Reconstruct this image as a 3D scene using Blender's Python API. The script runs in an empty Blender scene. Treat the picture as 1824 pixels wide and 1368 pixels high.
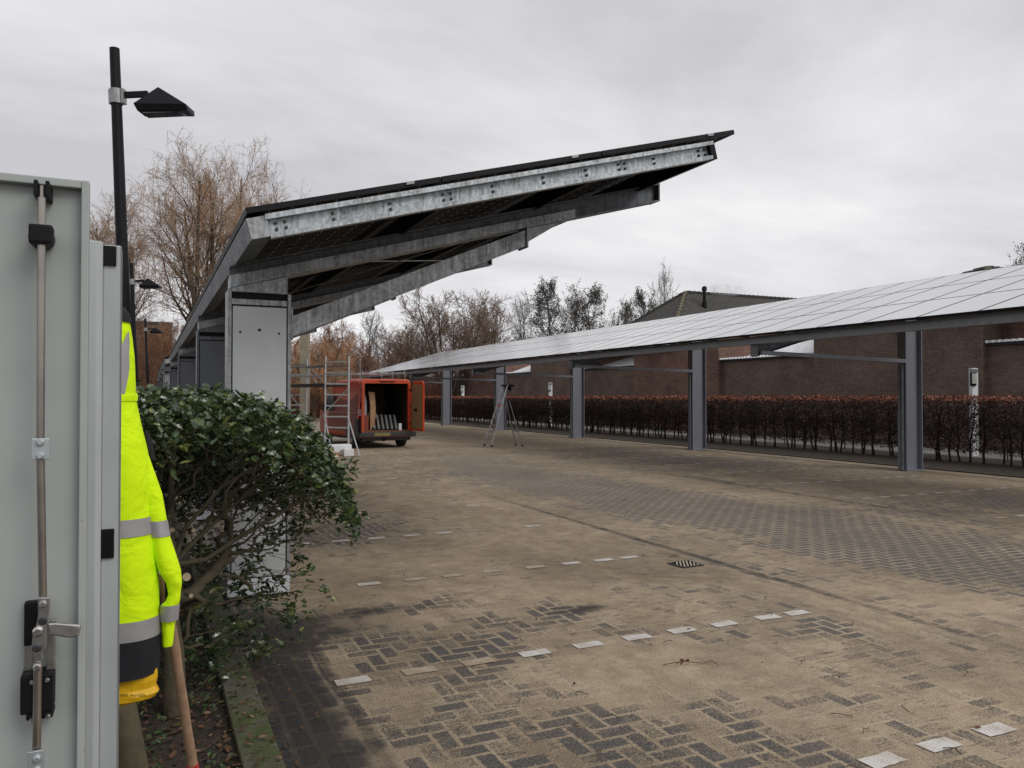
import bpy, bmesh, math, random
from mathutils import Vector, Matrix, noise as mn
import numpy as np
R = math.radians
sc = bpy.context.scene
col = sc.collection
random.seed(7)
# ------------------------------------------------------------------ camera
F = 1400.0; TH = R(24.87); HC = 1.65
cam_d = bpy.data.cameras.new("camera"); cam_o = bpy.data.objects.new("camera", cam_d); col.objects.link(cam_o)
cam_d.sensor_width = 36; cam_d.lens = 36*F/1824; cam_d.clip_end = 2000; cam_d.clip_start = 0.05
cam_o.location = (0, 0, HC); cam_o.rotation_euler = (R(90.9), 0, -TH)
sc.camera = cam_o
# ------------------------------------------------------------------ sky
w = bpy.data.worlds.new("World"); sc.world = w; w.use_nodes = True
SUN_EL, SUN_AZ = R(42), R(152)
def build_world():
    nt = w.node_tree; nt.nodes.clear(); L = nt.links
    n = nt.nodes.new
    out = n('ShaderNodeOutputWorld'); bg = n('ShaderNodeBackground')
    sky = n('ShaderNodeTexSky'); sky.sky_type = 'NISHITA'; sky.sun_disc = False
    sky.sun_elevation = SUN_EL; sky.sun_rotation = SUN_AZ; sky.dust_density = 4
    tc = n('ShaderNodeTexCoord'); sep = n('ShaderNodeSeparateXYZ'); L.new(tc.outputs['Generated'], sep.inputs[0])
    mz = n('ShaderNodeMath'); mz.operation = 'MAXIMUM'; mz.inputs[1].default_value = 0.0; L.new(sep.outputs[2], mz.inputs[0])
    az = n('ShaderNodeMath'); az.operation = 'ADD'; az.inputs[1].default_value = 0.16; L.new(mz.outputs[0], az.inputs[0])
    dv = n('ShaderNodeVectorMath'); dv.operation = 'DIVIDE'
    cb = n('ShaderNodeCombineXYZ')
    for k in range(3): L.new(az.outputs[0], cb.inputs[k])
    L.new(tc.outputs['Generated'], dv.inputs[0]); L.new(cb.outputs[0], dv.inputs[1])
    mp = n('ShaderNodeMapping'); mp.inputs['Rotation'].default_value = (0, 0, R(35)); mp.inputs['Scale'].default_value = (0.55, 1.0, 0.0)
    mp.inputs['Location'].default_value = (1.3, 4.2, 0)
    L.new(dv.outputs[0], mp.inputs[0])
    n1 = n('ShaderNodeTexNoise'); n1.inputs['Scale'].default_value = 0.9; n1.inputs['Detail'].default_value = 7; n1.inputs['Roughness'].default_value = 0.56
    n1.inputs['Distortion'].default_value = 0.35
    L.new(mp.outputs[0], n1.inputs[0])
    cr = n('ShaderNodeValToRGB'); e = cr.color_ramp.elements
    e[0].position = 0.36; e[0].color = (0.56, 0.56, 0.59, 1); e[1].position = 0.66; e[1].color = (0.87, 0.87, 0.875, 1)
    m = cr.color_ramp.elements.new(0.5); m.color = (0.72, 0.72, 0.745, 1)
    L.new(n1.outputs[0], cr.inputs[0])
    # brighter low band
    rm = n('ShaderNodeMapRange'); rm.inputs[1].default_value = 0.0; rm.inputs[2].default_value = 0.40; rm.inputs[3].default_value = 1.05; rm.inputs[4].default_value = 0.98
    L.new(mz.outputs[0], rm.inputs[0])
    mu = n('ShaderNodeVectorMath'); mu.operation = 'SCALE'; L.new(cr.outputs[0], mu.inputs[0]); L.new(rm.outputs[0], mu.inputs['Scale'])
    # cloud deck over the sky light
    sk = n('ShaderNodeVectorMath'); sk.operation = 'SCALE'; sk.inputs['Scale'].default_value = 0.05; L.new(sky.outputs[0], sk.inputs[0])
    mx = n('ShaderNodeMix'); mx.data_type = 'RGBA'; mx.inputs[0].default_value = 0.97
    L.new(sk.outputs[0], mx.inputs[6]); L.new(mu.outputs[0], mx.inputs[7])
    L.new(mx.outputs[2], bg.inputs[0]); bg.inputs[1].default_value = 1.0
    L.new(bg.outputs[0], out.inputs[0])
build_world()
sd = bpy.data.lights.new("sun", 'SUN'); sd.energy = 1.15; sd.angle = R(30); sd.color = (1, 0.96, 0.9)
so = bpy.data.objects.new("sun", sd); col.objects.link(so)
so.rotation_euler = Vector((math.sin(SUN_AZ)*math.cos(SUN_EL), math.cos(SUN_AZ)*math.cos(SUN_EL), math.sin(SUN_EL))).to_track_quat('Z', 'Y').to_euler()
sc.view_settings.view_transform = 'Standard'; sc.view_settings.look = 'None'; sc.view_settings.gamma = 1
sc.view_settings.exposure = 0.08; sc.view_settings.use_curve_mapping = False
# ------------------------------------------------------------------ helpers
cT, sT = math.cos(TH), math.sin(TH)
def at(u, Z, z):
    "measured place: bearing u, depth Z, height z"
    X = (u-912)/F*Z
    return Vector((X*cT+Z*sT, -X*sT+Z*cT, z))
def tag(o, label=None, cat=None, group=None, kind=None):
    if label: o['label'] = label
    if cat: o['category'] = cat
    if group: o['group'] = group
    if kind: o['kind'] = kind
    return o
def empty(name, loc=(0,0,0), rz=0):
    o = bpy.data.objects.new(name, None); col.objects.link(o); o.location = loc; o.rotation_euler = (0, 0, rz)
    o.empty_display_size = 0.2
    return o
def kids(o): return [c for c in bpy.data.objects if c.parent == o]
def copy_tree(o, parent=None):
    c = o.copy(); col.objects.link(c); c.parent = parent
    for ch in kids(o): copy_tree(ch, c)
    return c
class MB:
    def __init__(s): s.v = []; s.f = []; s.mi = []; s.cur = 0
    def add(s, vs, fs, M=None):
        b = len(s.v)
        if M is not None: vs = [M @ Vector(p) for p in vs]
        s.v += [tuple(p) for p in vs]; s.f += [tuple(i+b for i in f) for f in fs]; s.mi += [s.cur]*len(fs)
        return s
    def box(s, lo, hi, M=None):
        x0,y0,z0 = lo; x1,y1,z1 = hi
        vs = [(x0,y0,z0),(x1,y0,z0),(x1,y1,z0),(x0,y1,z0),(x0,y0,z1),(x1,y0,z1),(x1,y1,z1),(x0,y1,z1)]
        return s.add(vs, [(3,2,1,0),(4,5,6,7),(0,1,5,4),(1,2,6,5),(2,3,7,6),(3,0,4,7)], M)
    def cbox(s, c, d, M=None):
        return s.box([c[i]-d[i]/2 for i in range(3)], [c[i]+d[i]/2 for i in range(3)], M)
    def prism(s, poly, a, b, axis='y', M=None):
        "polygon (two coordinates) extruded along an axis"
        def mk(p, t):
            return {'y': (p[0], t, p[1]), 'x': (t, p[0], p[1]), 'z': (p[0], p[1], t)}[axis]
        n = len(poly); vs = [mk(p, a) for p in poly]+[mk(p, b) for p in poly]
        fs = [tuple(range(n)), tuple(range(2*n-1, n-1, -1))]+[(i, i+n, (i+1) % n+n, (i+1) % n) for i in range(n)]
        return s.add(vs, fs, M)
    def tube(s, pts, rad, n=8, cap=True, M=None):
        pts = [Vector(p) for p in pts]
        if not hasattr(rad, '__len__'): rad = [rad]*len(pts)
        vs = []; fs = []
        t0 = (pts[1]-pts[0]).normalized()
        up = Vector((0,0,1)) if abs(t0.z) < .9 else Vector((1,0,0))
        a = t0.cross(up).normalized()
        for i, p in enumerate(pts):
            t = (pts[min(i+1, len(pts)-1)]-pts[max(i-1, 0)])
            if t.length < 1e-9: t = t0
            t.normalize(); a = (a - t*a.dot(t))
            if a.length < 1e-6: a = t.orthogonal()
            a.normalize(); b = t.cross(a)
            for k in range(n):
                w_ = 2*math.pi*k/n+math.pi/n
                vs.append(p+(a*math.cos(w_)+b*math.sin(w_))*rad[i])
        for i in range(len(pts)-1):
            for k in range(n):
                k2 = (k+1) % n
                fs.append((i*n+k, i*n+k2, (i+1)*n+k2, (i+1)*n+k))
        if cap and n > 2:
            fs.append(tuple(range(n-1, -1, -1))); fs.append(tuple((len(pts)-1)*n+k for k in range(n)))
        return s.add(vs, fs, M)
    def build(s, name, mats, parent=None, smooth=False, bevel=0, loc=None):
        me = bpy.data.meshes.new(name); me.from_pydata(s.v, [], s.f)
        if not isinstance(mats, (list, tuple)): mats = [mats]
        for m in mats: me.materials.append(m)
        if len(mats) > 1: me.polygons.foreach_set('material_index', s.mi)
        if smooth: me.polygons.foreach_set('use_smooth', [True]*len(me.polygons))
        me.update()
        if bevel or s.fixn:
            bm = bmesh.new(); bm.from_mesh(me); bmesh.ops.recalc_face_normals(bm, faces=bm.faces)
            if bevel:
                es = [e for e in bm.edges if len(e.link_faces) == 2 and e.calc_face_angle(0) > 0.5]
                bmesh.ops.bevel(bm, geom=es, offset=bevel, segments=2, profile=0.6, affect='EDGES', clamp_overlap=True)
            bm.to_mesh(me); bm.free()
        o = bpy.data.objects.new(name, me); col.objects.link(o)
        if parent: o.parent = parent
        if loc: o.location = loc
        return o
    fixn = True
class FB(MB): fixn = False      # many loose leaves or twigs: keep it fast
# ------------------------------------------------------------------ materials
class NT:
    def __init__(s, name):
        s.m = bpy.data.materials.new(name); s.m.use_nodes = True; s.t = s.m.node_tree
        s.b = s.t.nodes['Principled BSDF']; s.L = s.t.links
    def n(s, typ, **kw):
        x = s.t.nodes.new(typ)
        for k, v in kw.items(): setattr(x, k, v)
        return x
    def put(s, sock, v):
        if hasattr(v, 'is_output') or isinstance(v, bpy.types.NodeSocket): s.L.new(v, sock)
        else: sock.default_value = v
    def m1(s, op, a, b=0.0, c=None, clamp=False):
        x = s.n('ShaderNodeMath', operation=op, use_clamp=clamp); s.put(x.inputs[0], a); s.put(x.inputs[1], b)
        if c is not None: s.put(x.inputs[2], c)
        return x.outputs[0]
    def mix(s, f, a, b, bt='MIX'):
        x = s.n('ShaderNodeMix', data_type='RGBA', blend_type=bt); s.put(x.inputs[0], f)
        for i, v in ((6, a), (7, b)):
            if isinstance(v, tuple) and len(v) == 3: v = v+(1,)
            s.put(x.inputs[i], v)
        return x.outputs[2]
    def noise(s, vec, scale, detail=3, rough=.5, dist=0):
        x = s.n('ShaderNodeTexNoise'); s.put(x.inputs['Vector'], vec); x.inputs['Scale'].default_value = scale
        x.inputs['Detail'].default_value = detail; x.inputs['Roughness'].default_value = rough; x.inputs['Distortion'].default_value = dist
        return x.outputs[0]
    def ramp(s, f, stops):
        x = s.n('ShaderNodeValToRGB'); s.put(x.inputs[0], f); e = x.color_ramp.elements
        while len(e) < len(stops): e.new(0.5)
        for i, (p, c) in enumerate(stops):
            e[i].position = p
            if not hasattr(c, '__len__'): c = (c, c, c)
            e[i].color = tuple(c)+(1,)
        return x.outputs[0]
    def mr(s, v, a, b, c=0.0, d=1.0, smooth=False):
        x = s.n('ShaderNodeMapRange'); 
        if smooth: x.interpolation_type = 'SMOOTHSTEP'
        s.put(x.inputs[0], v)
        for i, q in enumerate((a, b, c, d)): s.put(x.inputs[i+1], q)
        return x.outputs[0]
    def bump(s, h, strength=.3, dist=.01):
        x = s.n('ShaderNodeBump'); x.inputs['Strength'].default_value = strength; x.inputs['Distance'].default_value = dist
        s.put(x.inputs['Height'], h); s.L.new(x.outputs[0], s.b.inputs['Normal'])
    def obj(s): return s.n('ShaderNodeTexCoord').outputs['Object']
    def pos(s): return s.n('ShaderNodeNewGeometry').outputs['Position']
    def xyz(s, v):
        x = s.n('ShaderNodeSeparateXYZ'); s.put(x.inputs[0], v); return x.outputs
    def comb(s, a, b, c=0.0):
        x = s.n('ShaderNodeCombineXYZ'); s.put(x.inputs[0], a); s.put(x.inputs[1], b); s.put(x.inputs[2], c); return x.outputs[0]
    def set(s, col=None, rough=None, metal=None, spec=None, **kw):
        if col is not None: s.put(s.b.inputs['Base Color'], col+(1,) if isinstance(col, tuple) and len(col) == 3 else col)
        if rough is not None: s.put(s.b.inputs['Roughness'], rough)
        if metal is not None: s.put(s.b.inputs['Metallic'], metal)
        if spec is not None: s.put(s.b.inputs['Specular IOR Level'], spec)
        return s
def simple(name, c, rough=.5, metal=0, var=.15, scale=6, bump=0, spec=None, det=4):
    t = NT(name); v = t.noise(t.obj(), scale, det, .6)
    lo = tuple(max(0, x*(1-var)) for x in c); hi = tuple(x*(1+var) for x in c)
    t.set(t.ramp(v, [(.3, lo), (.7, hi)]), t.mr(v, .2, .8, max(0, rough-.07), min(1, rough+.07)), metal, spec)
    if bump: t.bump(v, bump, .01)
    return t.m
def galv(name, c=(.29,.30,.31), rough=.45, metal=.6, sc_=22, contrast=.36, streak=True):
    "hot-dip galvanised steel: spangle, runs and dull patches"
    t = NT(name); p = t.pos()
    vo = t.n('ShaderNodeTexVoronoi'); t.put(vo.inputs['Vector'], p); vo.inputs['Scale'].default_value = sc_*2
    big = t.noise(p, 3.5, 5, .65, .4)
    mp = t.n('ShaderNodeMapping'); t.put(mp.inputs[0], p); mp.inputs['Scale'].default_value = (45, 45, 4)
    st = t.noise(mp.outputs[0], 1, 2, .5)
    f = t.m1('ADD', t.m1('MULTIPLY', vo.outputs['Color'], .35), t.m1('MULTIPLY', big, .75))
    if streak: f = t.m1('ADD', f, t.m1('MULTIPLY', t.m1('SUBTRACT', st, .5), .9))
    lo = tuple(x*(1-contrast) for x in c); hi = tuple(x*(1+contrast) for x in c)
    t.set(t.ramp(f, [(.28, lo), (.8, hi)]), t.mr(f, .2, .9, rough+.12, rough-.08), metal)
    t.bump(big, .05, .01)
    return t.m
M = {}
M['galv'] = galv('galvanised_steel')
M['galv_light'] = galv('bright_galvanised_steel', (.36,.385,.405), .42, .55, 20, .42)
M['galv_dark'] = galv('dull_shaded_galvanised_steel', (.13,.14,.155), .5, .5, 14, .25)  # dull steel colour, also painting shade on the rafter webs
M['post_steel'] = galv('grey_post_steel', (.24,.252,.292), .38, .3, 10, .12, False)
M['beam_grey'] = galv('grey_beam_steel', (.20,.21,.225), .5, .4, 8, .12, False)
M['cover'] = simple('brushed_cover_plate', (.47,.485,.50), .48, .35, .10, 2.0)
M['cover_dark'] = simple('dark_cover_plate', (.13,.14,.158), .5, .35, .12, 1.2)
M['plinth'] = simple('pale_plinth', (.52,.54,.58), .5, 0, .06, 3)
M['black'] = simple('black_plastic', (.006,.006,.007), .55, 0, .2, 20, spec=.2)
M['black_metal'] = simple('black_lamp_paint', (.006,.006,.008), .5, 0, .2, 5, spec=.18)
M['void'] = simple('drain_darkness', (.004,.004,.004), 1, 0, .1, 5, spec=0)
M['bolt'] = simple('dark_bolt', (.08,.08,.085), .4, .8, .2, 40)
M['rod'] = simple('stainless_rod', (.36,.33,.30), .3, .95, .15, 12)
M['steel'] = simple('cast_steel', (.48,.47,.46), .3, .95, .12, 25, .1)
M['zinc'] = simple('zinc_plate', (.50,.55,.56), .42, .7, .12, 15)
M['alu'] = simple('aluminium_tube', (.56,.57,.58), .42, .5, .12, 6)
M['alu_dull'] = simple('worn_aluminium', (.30,.30,.30), .45, .6, .25, 9)
M['ply'] = simple('dark_plywood', (.075,.06,.05), .7, 0, .3, 9)
M['cab'] = simple('cabinet_paint', (.37,.40,.39), .42, 0, .06, 1.4)
M['cab2'] = simple('cabinet_frame_paint', (.42,.45,.46), .38, 0, .03, 1.4)
M['hivis'] = simple('fluorescent_yellow_cloth', (.78,1.0,.01), .85, 0, .05, 3, .15)
M['reflect'] = simple('grey_reflective_tape', (.34,.33,.345), .4, .15, .06, 30)
M['navy'] = simple('black_cloth', (.010,.011,.015), .9, 0, .3, 30, .2)
M['bag'] = simple('yellow_plastic_bag', (.72,.42,.01), .32, 0, .15, 12, .2)
M['wood'] = simple('worn_wood_handle', (.30,.19,.12), .6, 0, .35, 14, .2)
M['red'] = simple('red_paint', (.40,.03,.02), .5, 0, .15, 14)
M['white'] = simple('white_painted_metal', (.72,.73,.75), .5, 0, .05, 4)
M['rubber'] = simple('black_rubber', (.018,.018,.018), .8, 0, .2, 12)
M['glassd'] = simple('dark_vehicle_glass', (.02,.025,.03), .08, 0, .1, 4, spec=.8)
M['van'] = simple('orange_red_car_paint', (.47,.058,.018), .32, 0, .08, 2, spec=.5)
M['van_side'] = simple('grimy_red_car_paint', (.20,.035,.018), .5, 0, .2, 1.5)
M['lining'] = simple('hardboard_lining', (.24,.14,.07), .7, 0, .12, 4)
M['van_in'] = simple('dark_cargo_lining', (.035,.03,.026), .8, 0, .3, 4)
M['floorply'] = simple('cargo_floor_board', (.19,.13,.09), .8, 0, .3, 8)
M['taillight'] = simple('red_lens', (.45,.015,.01), .15, 0, .1, 20)
M['bumper'] = simple('black_bumper', (.03,.03,.032), .6, 0, .2, 7)
M['concrete'] = simple('weathered_concrete', (.27,.26,.22), .85, 0, .25, 3, .3)
M['oldpost'] = simple('weathered_timber_post', (.26,.23,.17), .85, 0, .25, 5, .3)
M['bark'] = simple('grey_brown_bark', (.085,.062,.045), .9, 0, .35, 7, .4)
M['bark_dark'] = simple('dark_bark', (.038,.030,.024), .9, 0, .35, 7, .4)
M['twig_tan'] = simple('tan_twigs', (.34,.25,.175), .85, 0, .3, 1.5)
M['twig'] = simple('brown_twigs', (.20,.135,.092), .85, 0, .3, 1.5)
M['twig_grey'] = simple('grey_twigs', (.12,.095,.078), .85, 0, .25, 1.5)
M['twig_orange'] = simple('orange_willow_twigs', (.40,.19,.08), .8, 0, .35, .9)
M['twig_red'] = simple('red_brown_twigs', (.235,.12,.078), .85, 0, .35, .7)
M['leaf_dark'] = simple('dark_alder_leaves', (.060,.056,.045), .8, 0, .4, 2)
M['hbark'] = simple('green_brown_holly_bark', (.085,.072,.042), .85, 0, .35, 12, .4)
M['hcut'] = simple('pale_cut_wood', (.42,.33,.22), .8, 0, .15, 20)
M['hedge_twig'] = simple('dark_beech_twigs', (.028,.021,.018), .95, 0, .35, 3)
M['mulch'] = simple('fallen_leaves', (.09,.055,.035), .9, 0, .5, 3)
M['dry'] = simple('dry_brown_leaf', (.13,.055,.03), .85, 0, .4, 9)
def leafmat(name, stops, rough, spec, scale=30):
    t = NT(name); wn = t.n('ShaderNodeTexWhiteNoise'); 
    g = t.n('ShaderNodeNewGeometry'); t.put(wn.inputs['Vector'], g.outputs['Position'])
    rp = g.outputs['Random Per Island']
    t.set(t.ramp(rp, stops), rough, 0, spec)
    return t.m
M['holly'] = leafmat('glossy_holly_leaves', [(0, (.020,.040,.015)), (.5, (.042,.076,.026)), (.85, (.075,.115,.038)), (1, (.20,.22,.05))], .22, .8)
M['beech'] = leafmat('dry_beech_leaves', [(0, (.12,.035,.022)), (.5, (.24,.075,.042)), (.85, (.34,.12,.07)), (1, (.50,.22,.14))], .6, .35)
M['beech_low'] = leafmat('shaded_beech_leaves', [(0, (.035,.018,.014)), (1, (.10,.04,.028))], .8, .2)  # darker copy of the top leaves, painting shade inside the hedge
M['ivy'] = leafmat('low_green_leaves', [(0, (.02,.035,.015)), (.7, (.04,.07,.022)), (1, (.08,.11,.03))], .5, .4)
M['litter'] = leafmat('leaf_litter', [(0, (.05,.035,.022)), (.6, (.10,.06,.035)), (.9, (.17,.085,.05)), (1, (.3,.2,.13))], .85, .2)
def hivis_mat():
    t = NT('fluorescent_yellow_cloth'); p = t.pos(); a = t.noise(p, 7, 3, .55, 1.2); b = t.noise(p, 420, 2, .5); g = t.noise(p, 16, 5, .7)
    c = t.mix(t.mr(g, .60, .80, 0, .35), (.70,1.0,.004), (.42,.50,.03)); t.set(c, .8, 0, .25)
    t.bump(t.m1('ADD', a, t.m1('MULTIPLY', b, .03)), .55, .03); return t.m
M['hivis'] = hivis_mat()
def cabpaint(name, c):
    t = NT(name); p = t.pos(); mp = t.n('ShaderNodeMapping'); t.put(mp.inputs[0], p); mp.inputs['Scale'].default_value = (16, 16, 1.3)
    st = t.noise(mp.outputs[0], 1, 4, .6); sm = t.noise(p, 2.3, 5, .65, .6); sp = t.noise(p, 70, 2, .5)
    k_ = t.m1('ADD', t.m1('MULTIPLY', st, .45), t.m1('MULTIPLY', sm, .55))
    c1 = t.ramp(k_, [(.35, tuple(x*.90 for x in c)), (.65, tuple(x*1.06 for x in c))])
    c1 = t.mix(t.mr(sp, .74, .78, 0, .55), c1, (.10,.095,.08)); t.set(c1, t.mr(sm, .3, .7, .34, .52)); return t.m
M['cab'] = cabpaint('cabinet_paint', (.37,.40,.39)); M['cab2'] = cabpaint('cabinet_frame_paint', (.42,.45,.46))
def brickwall(name, c1, c2, mortar, sx=.22, sy=.065):
    t = NT(name); p = t.xyz(t.pos()); h = t.m1('ADD', p[0], p[1])
    v = t.comb(h, p[2]); b = t.n('ShaderNodeTexBrick'); t.put(b.inputs['Vector'], v); b.inputs['Scale'].default_value = 1
    b.inputs['Brick Width'].default_value = sx; b.inputs['Row Height'].default_value = sy; b.inputs['Mortar Size'].default_value = .006
    b.inputs['Color1'].default_value = c1+(1,); b.inputs['Color2'].default_value = c2+(1,); b.inputs['Mortar'].default_value = mortar+(1,)
    n_ = t.noise(t.pos(), .8, 5, .6); n2 = t.noise(t.pos(), 9, 3, .6)
    c = t.mix(.55, b.outputs[0], t.ramp(t.m1('ADD', t.m1('MULTIPLY', n_, .6), t.m1('MULTIPLY', n2, .4)), [(.35, (.2,.2,.2)), (.65, (.85,.85,.85))]), 'OVERLAY')
    t.set(c, .9); t.bump(b.outputs[1], -.3, .01)
    return t.m
M['brick'] = brickwall('brown_red_brick', (.20,.105,.078), (.135,.078,.060), (.055,.046,.040))
M['brick2'] = brickwall('brown_grey_brick', (.165,.110,.085), (.125,.085,.068), (.06,.05,.045))
M['brick_orange'] = brickwall('orange_brown_brick', (.30,.16,.095), (.24,.13,.08), (.2,.15,.11))
M['brick_far'] = brickwall('far_brown_brick', (.13,.075,.055), (.10,.06,.045), (.12,.1,.09), .22, .07)
# ------------------------------------------------------------------ setting: ground
def sheet(name, x0, x1, y0, y1, z, m, kind='structure'):
    o = MB().add([(x0,y0,z),(x1,y0,z),(x1,y1,z),(x0,y1,z)], [(0,1,2,3)]).build(name, m)
    return tag(o, kind=kind)
def ground_mat():
    t = NT('earth_ground'); p = t.pos(); n_ = t.noise(p, 1.1, 6, .65)
    t.set(t.ramp(n_, [(.3, (.045,.038,.026)), (.55, (.075,.068,.042)), (.75, (.07,.085,.035))]), .95); t.bump(n_, .5, .05)
    return t.m
M['earth'] = ground_mat()
sheet('ground', -300, 400, -100, 900, -0.03, M['earth'])
def paving_mat():
    t = NT('sandy_block_paving'); P = t.pos(); xyz = t.xyz(P)
    w_ = .105
    # slight waviness so rows are not ruler straight
    wob = t.noise(P, .9, 2, .5)
    X = t.m1('ADD', xyz[0], t.m1('MULTIPLY', t.m1('SUBTRACT', wob, .5), .05))
    wob2 = t.noise(t.comb(xyz[1], xyz[0], 3.3), .8, 2, .5)
    Y = t.m1('ADD', xyz[1], t.m1('MULTIPLY', t.m1('SUBTRACT', wob2, .5), .05))
    sx = t.m1('DIVIDE', X, w_); sy = t.m1('DIVIDE', Y, w_)
    i = t.m1('FLOOR', sx); j = t.m1('FLOOR', sy); fx = t.m1('FRACT', sx); fy = t.m1('FRACT', sy)
    tt = t.m1('FLOORED_MODULO', t.m1('SUBTRACT', i, j), 4.0)
    def eq(k): return t.m1('COMPARE', tt, float(k), .1)
    e0, e1, e2, e3 = [eq(k) for k in range(4)]
    ix = t.m1('SUBTRACT', 1.0, fx); iy = t.m1('SUBTRACT', 1.0, fy)
    mx_ = t.m1('MINIMUM', fx, ix); my_ = t.m1('MINIMUM', fy, iy)
    def S(*a):
        r = a[0]
        for q in a[1:]: r = t.m1('ADD', r, q)
        return r
    mul = lambda a, b: t.m1('MULTIPLY', a, b)
    dist = S(mul(e0, t.m1('MINIMUM', fx, my_)), mul(e1, t.m1('MINIMUM', ix, my_)), mul(e3, t.m1('MINIMUM', fy, mx_)), mul(e2, t.m1('MINIMUM', iy, mx_)))
    bi = t.m1('SUBTRACT', i, e1); bj = t.m1('SUBTRACT', j, e2)
    # channel courses laid lengthways
    cx = t.m1('DIVIDE', X, w_); cj = t.m1('FLOOR', cx)
    cy = t.m1('ADD', t.m1('DIVIDE', Y, .21), mul(t.m1('FLOORED_MODULO', cj, 2.0), .5))
    cfx = t.m1('FRACT', cx); cfy = t.m1('FRACT', cy)
    cd = t.m1('MINIMUM', t.m1('MINIMUM', cfx, t.m1('SUBTRACT', 1.0, cfx)), mul(t.m1('MINIMUM', cfy, t.m1('SUBTRACT', 1.0, cfy)), 2.0))
    def band(a, b): return mul(t.m1('GREATER_THAN', xyz[0], a), t.m1('LESS_THAN', xyz[0], b))
    ch = S(band(4.62, 5.25), band(9.8, 10.3), band(.4, .97)); ch = t.m1('MINIMUM', ch, 1.0)
    inv = t.m1('SUBTRACT', 1.0, ch)
    dist = S(mul(dist, inv), mul(cd, ch))
    bi = S(mul(bi, inv), mul(cj, ch)); bj = S(mul(bj, inv), mul(t.m1('FLOOR', cy), ch))
    wn = t.n('ShaderNodeTexWhiteNoise'); t.put(wn.inputs['Vector'], t.comb(bi, bj, ch)); rnd = wn.outputs['Value']
    at_ = t.n('ShaderNodeAttribute', attribute_name='exposed').outputs['Fac']
    # streaks drawn out along the road by sweeping
    mp = t.n('ShaderNodeMapping'); t.put(mp.inputs[0], P); mp.inputs['Scale'].default_value = (1.6, .55, 1)
    big = t.noise(mp.outputs[0], 1.0, 5, .62, .3); mid = t.noise(P, 5, 5, .65); fine = t.noise(P, 95, 2, .7); grain = t.noise(P, 170, 2, .6)
    E = S(at_, mul(t.m1('SUBTRACT', big, .5), 2.4), mul(t.m1('SUBTRACT', mid, .5), 1.3), mul(t.m1('SUBTRACT', rnd, .5), .8), mul(t.m1('SUBTRACT', fine, .5), 1.9))
    vis = t.mr(E, -.16, .46, 0, .93, True)
    jn = S(dist, mul(t.m1('SUBTRACT', mid, .5), .10), mul(t.m1('SUBTRACT', fine, .5), .34))
    top = t.mr(jn, .07, .17, 0, 1, True)
    bv = mul(vis, top)
    # joints open and dark only in the channels
    dirt = t.n('ShaderNodeAttribute', attribute_name='dirt').outputs['Fac']
    sand = t.ramp(S(mul(mid, .30), mul(big, .20), mul(grain, .50)), [(.39, (.185,.142,.098)), (.5, (.325,.258,.183)), (.61, (.47,.39,.29))])
    specks = t.mr(fine, .66, .72, 0, 1); sand = t.mix(mul(specks, .7), sand, (.10,.072,.048))
    mps = t.n('ShaderNodeMapping'); t.put(mps.inputs[0], P); mps.inputs['Rotation'].default_value = (0,0,R(12)); mps.inputs['Scale'].default_value = (7, 34, 1)
    flk = t.noise(mps.outputs[0], 1.0, 4, .7); flk2 = t.noise(P, .9, 3, .6); fk = mul(t.mr(flk, .55, .63, 0, 1), t.mr(flk2, .42, .60, 0, 1)); sand = t.mix(mul(fk, .75), sand, (.075,.058,.042))
    tone = t.mr(t.noise(P, .55, 4, .6, .5), .35, .65, .80, 1.20); sand = t.mix(1.0, sand, t.comb(tone, t.m1('MULTIPLY', tone, .985), t.m1('MULTIPLY', tone, .96)), 'MULTIPLY')
    brick = t.ramp(rnd, [(0, (.022,.022,.024)), (.5, (.040,.039,.041)), (.85, (.060,.055,.055)), (1, (.075,.060,.055))])
    sp2 = t.mr(grain, .54, .66, 0, 1); brick = t.mix(mul(sp2, .75), brick, (.26,.235,.195))
    brick = t.mix(mul(t.m1('GREATER_THAN', xyz[0], 5.25), t.mr(mid, .3, .7, .25, .75)), brick, (.125,.112,.098))
    brick = t.mix(t.mr(dirt, .1, .6, 0, .62), brick, (.016,.015,.014))
    sp3 = t.mr(grain, .34, .46, 1, 0); brick = t.mix(mul(sp3, .5), brick, (.02,.02,.022))
    sand_low = mul(t.m1('SUBTRACT', 1.0, t.mr(dirt, .25, .8, 0, 1)), 1.0)
    dk = t.mix(t.mr(S(dirt, mul(t.m1('SUBTRACT', mid, .5), 1.2)), .15, .75, 0, .93, True), sand, (.035,.030,.026))
    # washed-in thin sand film: bricks ghost through
    ghost = mul(mul(top, t.mr(E, -.65, .1, 0, .16, True)), 1.0)
    c = t.mix(ghost, dk, (.12,.10,.085)); c = t.mix(bv, c, brick)
    t.set(c, t.mr(bv, 0, 1, .95, .62), 0, .35)
    hgt = S(mul(bv, .5), mul(mid, .5), mul(fine, .25), mul(grain, .12)); t.bump(hgt, .55, .012)
    return t.m
M['paving'] = paving_mat()
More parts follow.
